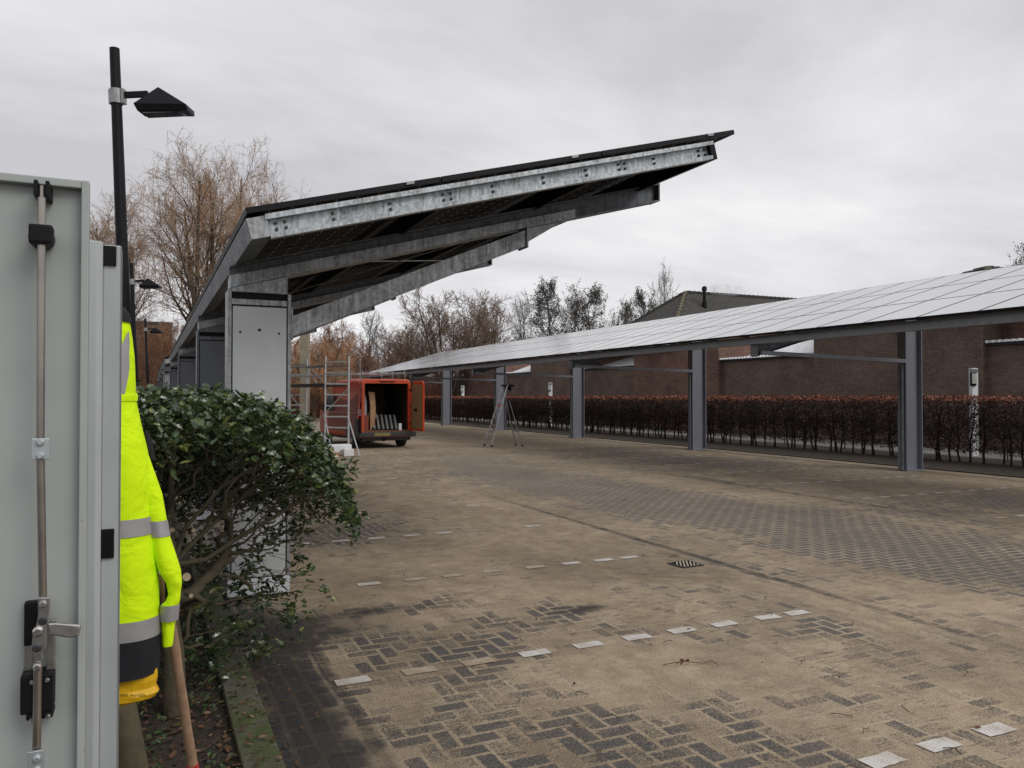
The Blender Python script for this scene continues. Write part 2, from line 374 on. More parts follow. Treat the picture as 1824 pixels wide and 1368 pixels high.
# patches where the blocks lie bare (+) or sand lies thick (-): x, y, radius x, radius y, amount
BL = [(1.9,4.85,1.1,.55,.75),(1.25,3.9,.55,.5,.35),(1.9,3.15,.55,.5,.75),(2.6,2.75,.45,.45,.6),(1.35,2.9,.5,.6,.3),(2.75,3.55,.25,.3,.55),
      (7.4,5.4,1.7,2.0,1.1),(7.7,8.2,1.9,2.4,1.05),(7.0,11.5,1.6,2.5,.9),(6.5,15,1.2,3,.6),(7.6,18,1.1,5,.5),(7.2,3.2,1.2,1.0,.5),
      (2.1,9.6,1.1,1.0,1.0),(1.5,5.95,.7,.18,.9),(3.0,5.35,.35,.14,.9),(3.4,3.75,.5,.35,-.3),(4.4,3.4,.4,.8,.35),(3.7,3.0,.5,.35,.25),
      (12.8,7.8,2.0,1.0,1.0),(12.6,14.6,1.6,.9,.7),(12.8,12.3,1.5,.7,.3),(12.5,16.7,1.8,.9,.75),(11.6,18.6,1.5,.8,.6),(13.0,20.5,1.8,1.2,.5),
      (2.6,13.9,.25,1.3,1.3),(3.2,7.6,1.2,1.0,-.5),(4.0,10,1.2,2,-.4),(5.3,12,.9,3,-.3),(5.9,6.6,.5,1.6,-.6),(9.2,9.5,.5,3.5,-.4),(2.6,4.0,.5,.35,-.5),
      (2.9,1.9,.6,.5,.5),(1.3,2.3,.5,.4,.4),(5.9,4.5,.4,1.5,-.3),(5.0,2.2,.3,1.2,.2)]
DIRT_SHADE = [(.75,4.0,.28,2.4,.55),(1.0,5.6,.6,.35,.6),(5.17,6.5,.05,4.0,.75),(5.17,11,.04,3,.45),(4.95,6.75,.12,.25,.5),(4.7,4.4,.10,1.4,.35),(3.05,5.3,.3,.10,.8),
      (9.95,10.5,.10,5,.6),(10.2,12.6,.15,1.2,.5),(15.4,20,.35,22,.5),(1.6,5.95,.5,.12,.5),(2.5,14.2,.16,1.1,1.0),(11.2,12.9,.5,.25,.5),(12.0,15.8,.8,.3,.5)]  # mostly dirt; the long strip along the right posts paints their shadow band
def paving():
    xs = list(np.arange(.40, 5.4, .06))+list(np.arange(5.4, 16.0, .2))+[16.0]
    ys = list(np.arange(-6, 1, .5))+list(np.arange(1, 10, .08))+list(np.arange(10, 26, .25))+list(np.arange(26, 76, 1.0))
    X, Y = np.meshgrid(xs, ys)
    e = np.full(X.shape, -.42); d = np.zeros(X.shape)
    for (a, b, ra, rb, k) in BL: e += k*1.15*np.exp(-(((X-a)/ra)**2+((Y-b)/rb)**2))
    for (a, b, ra, rb, k) in DIRT_SHADE: d += k*np.exp(-(((X-a)/ra)**2+((Y-b)/rb)**2))
    e = np.where(Y > 14, e+.12, e)
    e += .8*np.exp(-((X-.66)/.22)**4)
    d += .30*np.exp(-((X-.68)/.26)**4)+.45*np.exp(-((X-.985)/.02)**2)
    # gentle cross fall and channel hollows
    Z = .004 - .014*np.exp(-((X-5.17)/.10)**2) - .014*np.exp(-((X-9.95)/.15)**2)
    nx, ny = len(xs), len(ys)
    vs = np.stack([X, Y, Z], -1).reshape(-1, 3)
    idx = np.arange(nx*ny).reshape(ny, nx)
    fs = np.stack([idx[:-1,:-1], idx[:-1,1:], idx[1:,1:], idx[1:,:-1]], -1).reshape(-1, 4)
    me = bpy.data.meshes.new('paving'); me.from_pydata(vs.tolist(), [], fs.tolist()); me.materials.append(M['paving'])
    for nm, a in (('exposed', e), ('dirt', d)):
        q = me.attributes.new(nm, 'FLOAT', 'POINT'); q.data.foreach_set('value', a.reshape(-1).astype(np.float32))
    me.polygons.foreach_set('use_smooth', [True]*len(me.polygons))
    o = bpy.data.objects.new('paving', me); col.objects.link(o); tag(o, kind='structure')
    # the same sandy blocks go on to the left, beyond the planting bed, and at the far end of the lane
paving()
# planting beds
def bed_mat():
    t = NT('planting_soil'); p = t.pos(); a = t.noise(p, 4, 6, .7); b = t.noise(p, 45, 3, .7)
    c = t.ramp(t.m1('ADD', t.m1('MULTIPLY', a, .5), t.m1('MULTIPLY', b, .5)), [(.35, (.018,.014,.010)), (.5, (.042,.032,.022)), (.62, (.075,.055,.036)), (.75, (.05,.06,.02))])
    t.set(c, .95); t.bump(b, .8, .03); return t.m
M['bed'] = bed_mat()
sheet('planting_bed', -9, .40, -6, 76, .035, M['bed'])
sheet('far_planting_bed', 16.12, 20.0, -6, 76, .03, M['bed'])
def pale_mat():
    t = NT('pale_gravel_path'); p = t.pos(); b = t.noise(p, 30, 4, .7)
    t.set(t.ramp(b, [(.35, (.12,.115,.105)), (.65, (.30,.29,.27))]), .95); return t.m
M['path'] = pale_mat()
sheet('footpath', 20.0, 23.1, -6, 76, .02, M['path'])
def kerb_mat():
    t = NT('mossy_kerb_concrete'); p = t.pos(); a = t.noise(p, 5, 6, .7, .3); b = t.noise(p, 90, 3, .7)
    c = t.ramp(b, [(.3, (.085,.078,.062)), (.7, (.17,.155,.125))]); g = t.mr(a, .38, .56, 0, .9, True)
    c = t.mix(g, c, (.070,.090,.022)); t.set(c, .95); t.bump(t.m1('ADD', b, a), .7, .02); return t.m
M['kerb'] = kerb_mat()
k = MB()
y = -1.0
while y < 7.2:
    k.box((.38+random.uniform(-.004,.004), y, -.02), (.545+random.uniform(-.004,.004), y+.985, .075+random.uniform(-.006,.006))); y += 1.0
tag(k.build('kerb', M['kerb'], bevel=.012), kind='structure')
k = MB(); y = -4
while y < 60:
    k.box((15.98, y, -.02), (16.12, y+.99, .034)); y += 1.0
tag(k.build('far_kerb', simple('shaded_kerb', (.06,.055,.045), .95, 0, .3, 4), bevel=.01), kind='structure')  # kerb colour darkened to paint the shadow band beneath the posts
# painted blocks of the bay lines
def mark_mat():
    t = NT('white_road_paint'); p = t.pos(); a = t.noise(p, 110, 4, .75); b = t.noise(p, 7, 3, .6)
    sandy = t.mr(t.m1('ADD', t.m1('MULTIPLY', a, .7), t.m1('MULTIPLY', b, .5)), .50, .78, .04, .9, True)
    t.set(t.mix(sandy, (.62,.61,.59), (.33,.25,.165)), .85); return t.m
def mark_mat2():
    t = NT('sanded_over_road_paint'); p = t.pos(); a = t.noise(p, 60, 4, .75); b = t.noise(p, 7, 3, .6)
    sandy = t.mr(t.m1('ADD', t.m1('MULTIPLY', a, .7), t.m1('MULTIPLY', b, .5)), .30, .70, .35, 1, True)
    t.set(t.mix(sandy, (.74,.735,.72), (.33,.25,.165)), .85); return t.m
M['mark'] = mark_mat(); M['mark2'] = mark_mat2()
def dash(mb, x, y, L=.2, W=.1):
    a = random.uniform(-.03,.03); c, s = math.cos(a), math.sin(a); q = []
    n = 5
    for (px, py) in [(-1,-1)]+[(-1+2*i/n,-1) for i in range(1,n)]+[(1,-1)]+[(1,1)]+[(1-2*i/n,1) for i in range(1,n)]+[(-1,1)]:
        X = px*L/2+random.uniform(-.002,.002); Y = py*W/2+random.uniform(-.003,.003)
        q.append((x+X*c-Y*s, y+X*s+Y*c, .009))
    mb.add(q, [tuple(range(len(q)))])
def bayline(y, xs, faint=()):
    mb = FB()
    for i, x in enumerate(xs):
        mb.cur = 1 if i in faint else 0
        dash(mb, x, y)
    tag(mb.build('bay_marking', [M['mark'], M['mark2']]), kind='structure')
bayline(4.53, [1.086,1.489,1.869,2.26,2.655,3.04,3.414,3.784,4.195,4.484], (1,2))
bayline(2.54, [1.45,1.85,3.02,3.4,3.8,4.2], (1,))
bayline(6.8, [1.77,2.2,2.55,2.95,3.4,3.8,4.16,4.47], (1,2,3,4))
bayline(8.95, [1.55,2.0,2.42,2.85,3.25,3.6,4.44], (5,))
bayline(11.0, [1.9,2.35,2.75,3.1,4.44], (3,))
for k_, y in enumerate((13.15,15.3,17.45,19.6,21.7,23.8)): bayline(y, [1.6,2.4,2.8,3.6,4.44], (0,2,3))
for k_, y in enumerate([4.7,6.9,9.1,11.25,13.4,15.55,17.7,19.85,22.0,24.2,26.4,28.6,30.8]):
    bayline(y, [10.5+.43*i for i in range(10)], (0,) if k_ % 2 else (9,))
# leaf litter and low growth in the near bed
def rnd_leaf(mb, p, s, tilt=.5, pts=None):
    rot = Matrix.Rotation(random.uniform(0, 6.283), 4, 'Z') @ Matrix.Rotation(random.uniform(-tilt, tilt), 4, 'X') @ Matrix.Rotation(random.uniform(-tilt, tilt), 4, 'Y')
    T = Matrix.Translation(p) @ rot @ Matrix.Scale(s, 4)
    mb.add([(-.5,0,0),(-.15,-.27,.05),(.3,-.2,.04),(.5,0,-.03),(.3,.2,.05),(-.15,.27,.05)], [(0,1,2,3),(0,3,4,5)], T)
lit = FB()
for i in range(5200):
    x = random.uniform(-1.2, .40); y = random.uniform(1.2, 8.5)
    rnd_leaf(lit, (x, y, .045+random.uniform(0,.015)), random.uniform(.02,.05), .5)
for i in range(500):
    x = .40+abs(random.gauss(0,.16)); y = random.uniform(1.5, 6.4)
    rnd_leaf(lit, (x, y, (.085 if x < .545 else .016)+random.uniform(0,.006)), random.uniform(.012,.035), .4)
for i in range(420):
    x = random.uniform(.6, 15); y = random.uniform(2, 30)
    rnd_leaf(lit, (x, y, .016), random.uniform(.012,.04), .3)
tag(lit.build('leaf_litter', M['litter']), kind='stuff')
gc = FB()
for c in range(150):
    cx, cy = random.uniform(-.5,.38), random.uniform(2.4, 6.6)
    for i in range(random.randint(8, 26)):
        a = random.uniform(0, 6.28); r_ = abs(random.gauss(0,.07)); rnd_leaf(gc, (cx+r_*math.cos(a), cy+r_*math.sin(a), .05+random.uniform(.0,.09)), random.uniform(.018,.034), .9)
tag(gc.build('ground_cover', M['ivy']), kind='stuff')
tw = FB()
for i in range(150):
    x = random.uniform(-.8,.38) if random.random() < .75 else random.uniform(.6, 5); y = random.uniform(1.8, 7); z = .055 if x < .4 else .014
    a = random.uniform(0, 6.28); L = random.uniform(.06,.3) if x < .4 else random.uniform(.03,.11)
    tw.tube([(x,y,z),(x+.5*L*math.cos(a),y+.5*L*math.sin(a),z+.012),(x+L*math.cos(a+.4),y+L*math.sin(a+.4),z)], .0025, 4)
tag(tw.build('fallen_twigs', M['bark']), kind='stuff')
# gully grate in the channel
g = empty('drain_grate', (4.78, 6.28, .010), R(4))
m = MB(); 
for a in ((-.21,-.19,.21,-.16),(-.21,.16,.21,.19),(-.21,-.16,-.18,.16),(.18,-.16,.21,.16)): m.box((a[0],a[1],-.012),(a[2],a[3],.007))
m.build('grate_frame', M['bolt'], g)
MB().box((-.18,-.16,.0),(.18,.16,.002)).build('gully_dark_sheet', M['void'], g)  # thin black sheet painting the darkness of the open pit
m = MB()
for i in range(10):
    x0 = -.30+i*.066; t0 = max(0, (-.175-(x0))/.24); t1 = min(1, (.175-(x0+.03))/.24)
    if t1-t0 < .15: continue
    a = (x0+.24*t0, -.158+.316*t0); b = (x0+.24*t1, -.158+.316*t1)
    m.prism([a, (a[0]+.032, a[1]), (b[0]+.032, b[1]), b], .003, .008, 'z')
m.build('grate_bars', simple('worn_iron', (.40,.35,.28), .8, 0, .2, 20), g)
g.scale = (.62,.62,1)
tag(g, 'small slotted iron drain grate in the sandy channel beside the lane', 'drain grate')
# ------------------------------------------------------------------ solar carports
def glass_mat():
    t = NT('solar_glass'); o = t.obj(); s = t.xyz(o)
    n_ = t.noise(t.pos(), .35, 2, .5)
    t.set((.028,.032,.045), t.mr(n_, .2, .8, .16, .26), 0, 1.0); t.b.inputs['IOR'].default_value = 4.6
    return t.m
def under_mat():
    "black cells seen from below, pale dashes painting light in the gaps between them"
    t = NT('solar_cell_underside'); s = t.xyz(t.obj())
    fx = t.m1('FRACT', t.m1('DIVIDE', s[0], .162)); fy = t.m1('FRACT', t.m1('DIVIDE', s[1], .160))
    a = t.m1('LESS_THAN', fx, .045); b = t.m1('GREATER_THAN', fy, .30); b = t.m1('MULTIPLY', b, t.m1('LESS_THAN', fy, .72))
    f = t.m1('MULTIPLY', a, b)  # dashes carry the light between cells as plain colour
    t.set(t.mix(f, (.003,.0035,.0045), (.65,.66,.68)), .6, 0, .08); return t.m
M['pv'] = glass_mat(); M['pvu'] = under_mat(); M['pvf'] = simple('black_panel_frame', (.006,.006,.008), .5, 0, .2, 10, spec=.2)
def panel_mesh(L, W, T=.04):
    mb = MB(); mb.fixn = False; e = .012
    mb.cur = 2
    mb.add([(0,0,T),(L,0,T),(L,W,T),(0,W,T),(e,e,T),(L-e,e,T),(L-e,W-e,T),(e,W-e,T)], [(0,1,5,4),(1,2,6,5),(2,3,7,6),(3,0,4,7)])
    mb.add([(0,0,0),(L,0,0),(L,W,0),(0,W,0),(0,0,T),(L,0,T),(L,W,T),(0,W,T)], [(0,1,5,4),(1,2,6,5),(2,3,7,6),(3,0,4,7)])
    q = .028
    mb.add([(0,0,0),(L,0,0),(L,W,0),(0,W,0),(q,q,0),(L-q,q,0),(L-q,W-q,0),(q,W-q,0)], [(4,5,1,0),(5,6,2,1),(6,7,3,2),(7,4,0,3)])
    mb.cur = 0; mb.add([(e,e,T-.0015),(L-e,e,T-.0015),(L-e,W-e,T-.0015),(e,W-e,T-.0015)], [(0,1,2,3)])
    mb.cur = 1; mb.add([(q,q,.004),(L-q,q,.004),(L-q,W-q,.004),(q,W-q,.004)], [(3,2,1,0)])
    return mb
class Root:
    "collects parts drawn at their real places under one base point"
    def __init__(s, name, loc): s.e = empty(name, loc); s.inv = Matrix.Translation(-Vector(loc))
    def part(s, mb, name, m, parent=None, **kw):
        o = mb.build(name, m, **kw); o.parent = parent or s.e; o.data.transform(s.inv)
        return o
def solar_roof(root, x0, z0, y0, rows, cols, L, W, slope, gap=.012, far_first=None):
    tot = []
    me = None; a = math.atan(slope)
    order = [(c, r) for c in range(cols) for r in range(rows)]
    extra = order[100:]
    for c, r in order[:100]:
        if me is None:
            o = panel_mesh(L-gap, W-gap).build('solar_panel', [M['pv'], M['pvu'], M['pvf']]); me = o.data
        else:
            o = bpy.data.objects.new('solar_panel', me); col.objects.link(o)
        o.parent = root.e
        o.location = root.inv @ Vector((x0+r*L*math.cos(a), y0+c*W, z0+r*L*math.sin(a))); o.rotation_euler = (0, -a, 0)
    if extra:
        mb = MB(); mb.fixn = False; src = panel_mesh(L-gap, W-gap)
        for c, r in extra:
            T = Matrix.Translation((r*L, (c-extra[0][0])*W, 0))
            b = len(mb.v); mb.v += [tuple(T @ Vector(p)) for p in src.v]; mb.f += [tuple(i+b for i in f) for f in src.f]; mb.mi += src.mi
        o = mb.build('solar_panel', [M['pv'], M['pvu'], M['pvf']]); o.parent = root.e
        o.location = root.inv @ Vector((x0, y0+extra[0][0]*W, z0)); o.rotation_euler = (0, -a, 0); tag(o, kind='stuff')
def slab(mb, pts, y0, y1): mb.prism(pts, y0, y1, 'y')
# ---- left carport
SL = .27
def left_carport():
    rt = Root('solar_carport', (.84, 6.85, 0))
    Y0 = 5.62; NC = 20; W = 1.03; Y1 = Y0+NC*W
    solar_roof(rt, .605, 2.895, Y0-.02, 3, NC, 1.462, W, SL)
    zb = lambda x: 2.53+.274*(x-.6)           # rafter underside
    zp = lambda x: 2.895+SL*(x-.605)          # panel underside
    # low eaves beam, square to the slope
    a = math.atan(SL)
    def along(name, x, w, h, dz, m, y0=Y0, y1=Y1-.05, bev=.004):
        c, s = math.cos(a), math.sin(a); z = zp(x)-dz
        pts = [(x, z), (x+w*c, z+w*s), (x+w*c+h*s, z+w*s-h*c), (x+h*s, z-h*c)]
        mb = MB(); slab(mb, pts, y0, y1); return rt.part(mb, name, m, bevel=bev)
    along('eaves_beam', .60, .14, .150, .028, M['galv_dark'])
    # bright cap on the near end of the eaves beam
    c, s = math.cos(a), math.sin(a); z = zp(.60)-.030
    mb = MB(); slab(mb, [(.602, z-.003), (.602+.135*c, z+.135*s-.003), (.602+.135*c+.145*s, z+.135*s-.145*c), (.602+.145*s, z-.145*c)], Y0-.008, Y0)
    rt.part(mb, 'beam_end_cap', M['galv'])
    for x in (2.0, 3.35): along('purlin', x, .05, .13, .05, M['black_metal'], y0=Y0+.10)
    along('ridge_purlin', 4.55, .06, .16, .03, M['black_metal'], bev=.003)
    # near end beam: lipped channel with bolts
    xs, xe = .745, 4.585
    def zz(x, d): return zp(x)-d
    mb = MB()
    slab(mb, [(xs, zz(xs,.052)), (xe, zz(xe,.052)), (xe, zz(xe,.175)), (xs, zz(xs,.175))], Y0+.040, Y0+.050)           # web
    slab(mb, [(xs-.02, zz(xs,.028)), (xe, zz(xe,.028)), (xe, zz(xe,.062)), (xs-.02, zz(xs,.066))], Y0-.020, Y0+.040)     # top lip
    slab(mb, [(xs+.02, zz(xs,.158)), (xe, zz(xe,.158)), (xe, zz(xe,.190)), (xs+.02, zz(xs,.192))], Y0-.016, Y0+.06)       # bottom flange
    slab(mb, [(xs+.02, zz(xs,.150)), (xe, zz(xe,.150)), (xe, zz(xe,.159)), (xs+.02, zz(xs,.159))], Y0+.010, Y0+.040)
    mb.cur = 1
    def bolt(x, d):
        p = Vector((x, Y0+.040, zz(x, d))); mb.tube([p, p+Vector((0,-.012,0))], .0125, 6); mb.tube([p+Vector((0,-.012,0)), p+Vector((0,-.020,0))], .006, 6)
    for x in (.80, .865): bolt(x, .088); bolt(x+.010, .132)
    for x in (1.20, 1.62, 2.45, 2.9, 3.30, 3.98): bolt(x, .088); bolt(x+.008, .132)
    for x in (2.04, 2.10, 3.62, 3.68, 4.46, 4.53): bolt(x, .088); bolt(x+.008, .132)
    rt.part(mb, 'end_beam', [M['galv_light'], M['bolt']])
    for x in (1.76, 3.16, 4.55):
        mb = MB(); slab(mb, [(x-.03, zp(x-.03)+.018), (x+.03, zp(x+.03)+.018), (x+.03, zp(x+.03)+.038), (x-.03, zp(x-.03)+.038)], Y0-.034, Y0-.015)
        rt.part(mb, 'panel_clamp', M['alu_dull'])
    # diagonal tie rods under the panels
    for (p, q) in (((1.0,6.95),(4.4,11.1)), ((4.4,6.95),(1.0,11.1)), ((1.0,18.2),(4.4,25)), ((4.4,18.2),(1.0,25))):
        mb = MB(); mb.tube([(p[0],p[1],zp(p[0])-.2),(q[0],q[1],zp(q[0])-.2)], .008, 6); rt.part(mb, 'tie_rod', M['galv'])
    for n_, yc in enumerate((6.85, 11.25, 18.2, 25.2)):
        mb = MB()
        slab(mb, [(.60, zb(.6)+.08), (4.82, zb(4.82)+.0), (4.82, zb(4.82)+.185), (.60, zb(.6)+.185)], yc-.02, yc+.02)
        slab(mb, [(.60, zb(.6)+.172), (4.82, zb(4.82)+.172), (4.82, zb(4.82)+.186), (.60, zb(.6)+.186)], yc-.09, yc+.09)
        slab(mb, [(3.78, zb(3.78)), (4.82, zb(4.82)), (4.82, zb(4.82)+.012), (3.78, zb(3.78)+.012)], yc-.09, yc+.09)
        slab(mb, [(4.82, zb(4.82)), (4.835, zb(4.82)), (4.835, zb(4.82)+.186), (4.82, zb(4.82)+.186)], yc-.09, yc+.09)
        rf = rt.part(mb, 'rafter', M['galv_dark'])  # web in dark steel: shade under the panels put into its colour
        mb = MB(); slab(mb, [(.603, zb(.6)), (3.82, zb(3.82)), (3.82, zb(3.82)+.088), (.603, zb(.6)+.104)], yc-.105, yc+.105)
        rt.part(mb, 'rafter_lit_band', M['galv'], bevel=.004)  # lower flange in paler steel: its lit look put into the colour
        # brace with gusset
        mb = MB()
        slab(mb, [(1.10, 2.15), (3.27, 3.085), (3.27, 3.245), (1.10, 2.325)], yc-.11, yc+.06)
        slab(mb, [(1.085, 2.12), (1.10, 2.12), (1.10, 2.40), (1.085, 2.40)], yc-.12, yc+.10)
        slab(mb, [(3.27, 3.07), (3.29, 3.07), (3.29, 3.27), (3.27, 3.27)], yc-.13, yc+.07)
        rt.part(mb, 'brace', M['galv'], bevel=.004)
        mb = MB(); slab(mb, [(3.29, 3.12), (3.72, zb(3.72)-.002), (3.29, zb(3.29)-.002)], yc-.03, yc+.03)
        rt.part(mb, 'gusset_plate', M['galv'])
        # column
        f = yc-.13; b = yc+.13
        mb = MB()
        mb.box((.585, f-.004, .17), (.612, b, 2.52)); mb.box((1.055, f-.004, .17), (1.082, b, 2.50)); mb.box((.612, yc-.01, 0), (1.055, yc+.01, 2.55))
        mb.box((.614, f+.006, 2.398), (1.053, f+.03, 2.445))
        slab(mb, [(.613, 2.50), (1.054, 2.50), (1.054, zb(1.05)-.004), (.613, zb(.61)-.004)], f-.001, f+.02)
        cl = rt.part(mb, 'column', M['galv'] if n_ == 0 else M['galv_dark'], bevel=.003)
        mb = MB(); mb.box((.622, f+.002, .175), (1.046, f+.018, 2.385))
        cp = rt.part(mb, 'cover_plate', M['cover'] if n_ == 0 else M['cover_dark'], bevel=.003)  # every column behind the first gets the darker plate colour
        if n_ == 0:
            for (x, z, r_) in ((.68, 2.175, .009), (.83, 2.195, .012), (.985, 2.17, .009)):
                mb = MB(); mb.tube([(x, f+.0045, z), (x, f-.001, z)], r_, 12); rt.part(mb, 'drilled_hole', M['black'])
        mb = MB(); mb.box((.614, f+.03, 2.447), (1.053, f+.05, 2.498)); rt.part(mb, 'shadow_gap', M['black_metal'])
        mb = MB(); mb.box((.59, f-.002, .028), (1.08, f+.02, .165)); rt.part(mb, 'plinth', M['plinth'], bevel=.006)
        mb = MB(); mb.box((.60, f+.02, 0), (1.07, b, .03)); rt.part(mb, 'base_plate', M['black_metal'])
    return rt.e
lc = left_carport()
tag(lc, 'near left solar carport, galvanised frame with black panel underside tilting up over the lane', 'carport', 'solar carports')
lc2 = copy_tree(lc); lc2.location.y += 22.6; lc2.location.x -= .1
tag(lc2, 'farther left solar carport continuing behind the near one, only eaves and columns visible', 'carport')
# ---- right carport
def right_carport():
    rt = Root('solar_carport', (15.4, 12.2, 0)); SR = .285
    X0, Z0, Y0 = 10.8, 2.838, 4.4; NC = 39
    solar_roof(rt, X0, Z0, Y0, 3, NC, 1.664, 1.0, SR)
    zp = lambda x: Z0+SR*(x-X0)
    mb = MB(); mb.box((10.93, Y0+.02, 2.685), (10.945, Y0+NC-.02, 2.842)); mb.box((10.945, Y0+.02, 2.685), (11.05, Y0+NC-.02, 2.70)); mb.box((10.945, Y0+.02, 2.83), (11.05, Y0+NC-.02, 2.842))
    for y in (12.3, 19.8, 27.3, 34.8): mb.box((10.925, y, 2.684), (10.931, y+.02, 2.843))
    rt.part(mb, 'eaves_beam', M['beam_grey'])
    mb = MB()
    for i in range(NC+1):
        y = Y0+i; mb.box((10.86, y-.07, 2.843), (10.98, y+.06, zp(10.92)-.004))
    rt.part(mb, 'panel_bracket', M['black'])
    for x in (12.5, 14.1, 15.5):
        mb = MB(); mb.box((x, Y0+.02, zp(x)-.15), (x+.06, Y0+NC-.02, zp(x)-.01)); rt.part(mb, 'purlin', M['galv_dark'])
    zb = lambda x: 2.45+.272*(x-11)
    mb = MB(); mb.box((10.96, 4.5, 2.845), (11.0, 43.3, 2.86)); 
    for yc in (4.7, 12.2, 19.7, 27.2, 34.7, 42.2):
        mb = MB()
        mb.prism([(11.0, zb(11)), (15.75, zb(15.75)), (15.75, zb(15.75)+.20), (11.0, zb(11)+.23)], yc-.012, yc+.012)
        mb.prism([(11.0, zb(11)), (15.75, zb(15.75)), (15.75, zb(15.75)+.012), (11.0, zb(11)+.012)], yc-.10, yc+.10)
        mb.prism([(11.0, zb(11)+.218), (15.75, zb(15.75)+.19), (15.75, zb(15.75)+.20), (11.0, zb(11)+.231)], yc-.10, yc+.10)
        mb.box((10.985, yc-.10, zb(11)-.01), (11.0, yc+.10, zb(11)+.23))
        rt.part(mb, 'rafter', M['galv_dark'])
        mb = MB(); mb.prism([(11.05, 2.475), (15.2, 2.385), (15.2, 2.465), (11.05, 2.555)], yc-.19, yc-.115)
        rt.part(mb, 'gutter_pipe', M['post_steel'])
        mb = MB()
        mb.box((15.20, yc-.11, 0), (15.225, yc+.11, zb(15.2))); mb.box((15.70, yc-.11, 0), (15.725, yc+.11, zb(15.7))); mb.box((15.225, yc-.01, 0), (15.70, yc+.01, zb(15.2)))
        mb.box((15.16, yc-.16, 0.004), (15.77, yc+.16, .03))
        rt.part(mb, 'column', M['post_steel'])
        mb = MB(); mb.tube([(15.15, yc-.04, 2.40), (15.15, yc-.04, .03)], .038, 12); mb.tube([(15.15, yc-.04, 1.95), (15.15, yc-.04, 1.99)], .046, 12); mb.tube([(15.15, yc-.04, .12), (15.12, yc-.04, .02)], .05, 10)
        rt.part(mb, 'downpipe', M['galv_dark'])
    return rt.e
rc = right_carport()
tag(rc, 'long solar carport on the right, grey posts and a glass top reflecting the sky', 'carport', 'solar carports')
# ------------------------------------------------------------------ street lamps
def lamp(loc, H, tilt=0, s=1):
    e = empty('street_lamp', loc); e.rotation_euler = (0, 0, -TH)
    T = Matrix.Rotation(tilt, 4, 'Y')
    mb = MB(); mb.tube([(0,0,0),(0,0,H*.5),(0,0,H)], [.068,.060,.048], 20, M=T)
    mb.build('pole', M['black_metal'], e, smooth=False)
    zc = H-.50
    mb = MB(); mb.tube([(0,0,zc-.075),(0,0,zc+.075)], .066, 16, M=T); mb.cbox((.075,0,zc),(.03,.07,.15), T); mb.cbox((-.055,0,zc),(.03,.05,.15), T)
    mb.build('clamp', M['alu_dull'], e, bevel=.003)
    mb = MB(); mb.cbox((.20,0,zc+.015),(.25,.04,.06), T); mb.build('arm', M['black_metal'], e, bevel=.004)
    # luminaire: pyramid hood over a tapering skirt
    L0, L1, D = .22, .75, .11
    zt = zc+.085; zs = zc-.115; zbm = zc-.185
    top = [(.43,0,zt)]
    up = [(L0,-D,zs),(L1,-D,zs-.03),(L1,D,zs-.03),(L0,D,zs)]
    lo = [(L0+.03,-D+.02,zbm),(L1+.01,-D+.02,zbm-.02),(L1+.01,D-.02,zbm-.02),(L0+.03,D-.02,zbm)]
    mb = MB(); mb.add(top+up+lo, [(0,1,2),(0,2,3),(0,3,4),(0,4,1),(1,5,6,2),(2,6,7,3),(3,7,8,4),(4,8,5,1),(8,7,6,5)], T)
    mb.build('lamp_hood', M['black_metal'], e, bevel=.004)
    mb = MB(); mb.box((L0+.07,-D+.04,zbm-.022),(L1-.06,D-.04,zbm-.004), T); mb.build('lamp_glass', M['glassd'], e)
    return e
p = at(240.5, 8.0, 0)
l1 = lamp((p.x, p.y, 0), 5.22, R(-2.6))
tag(l1, 'tall black street lamp closest to the camera, leaning slightly left with a pyramid hood', 'street lamp', 'black street lamps along the left bed')
for (u, Z, H, lab) in ((248, 21.0, 5.0, 'second black street lamp, its hood seen just right of the nearest lamp pole'), (267, 36, 5.0, 'small distant black street lamp in front of the far brick block')):
    c = copy_tree(l1); q = at(u, Z, 0); c.location = (q.x, q.y, 0); c.rotation_euler = (0, R(2.6) if 0 else 0, -TH); tag(c, lab)
# ------------------------------------------------------------------ brick houses beyond the hedge
def wallbox(mb, x0, x1, y0, y1, z0, z1): mb.box((x0,y0,z0),(x1,y1,z1))
def corr_mat():
    t = NT('white_corrugated_sheet'); s = t.xyz(t.pos()); f = t.m1('SINE', t.m1('MULTIPLY', s[1], 2*math.pi/.18))
    t.set(t.ramp(t.noise(t.pos(), 3, 3, .5), [(.3, (.82,.83,.85)), (.7, (.92,.93,.95))]), .55); t.bump(f, .8, .03); return t.m
M['corr'] = corr_mat()
M['fascia'] = simple('dark_fascia', (.05,.05,.052), .6, 0, .2, 5)
def house(y0, brickm, lab_s, lab_h, hip=None):
    "tall blank gable block y0..y0+6.7"
    e = Root('brick_house', (23, y0+3.35, 0))
    mb = MB(); mb.box((23.0, y0, 0), (33, y0+6.7, 4.55)); e.part(mb, 'wall', brickm)
    mb = MB(); mb.box((22.9, y0-.1, 4.55), (33.1, y0+6.8, 4.72)); e.part(mb, 'roof_edge', M['fascia'])
    return e
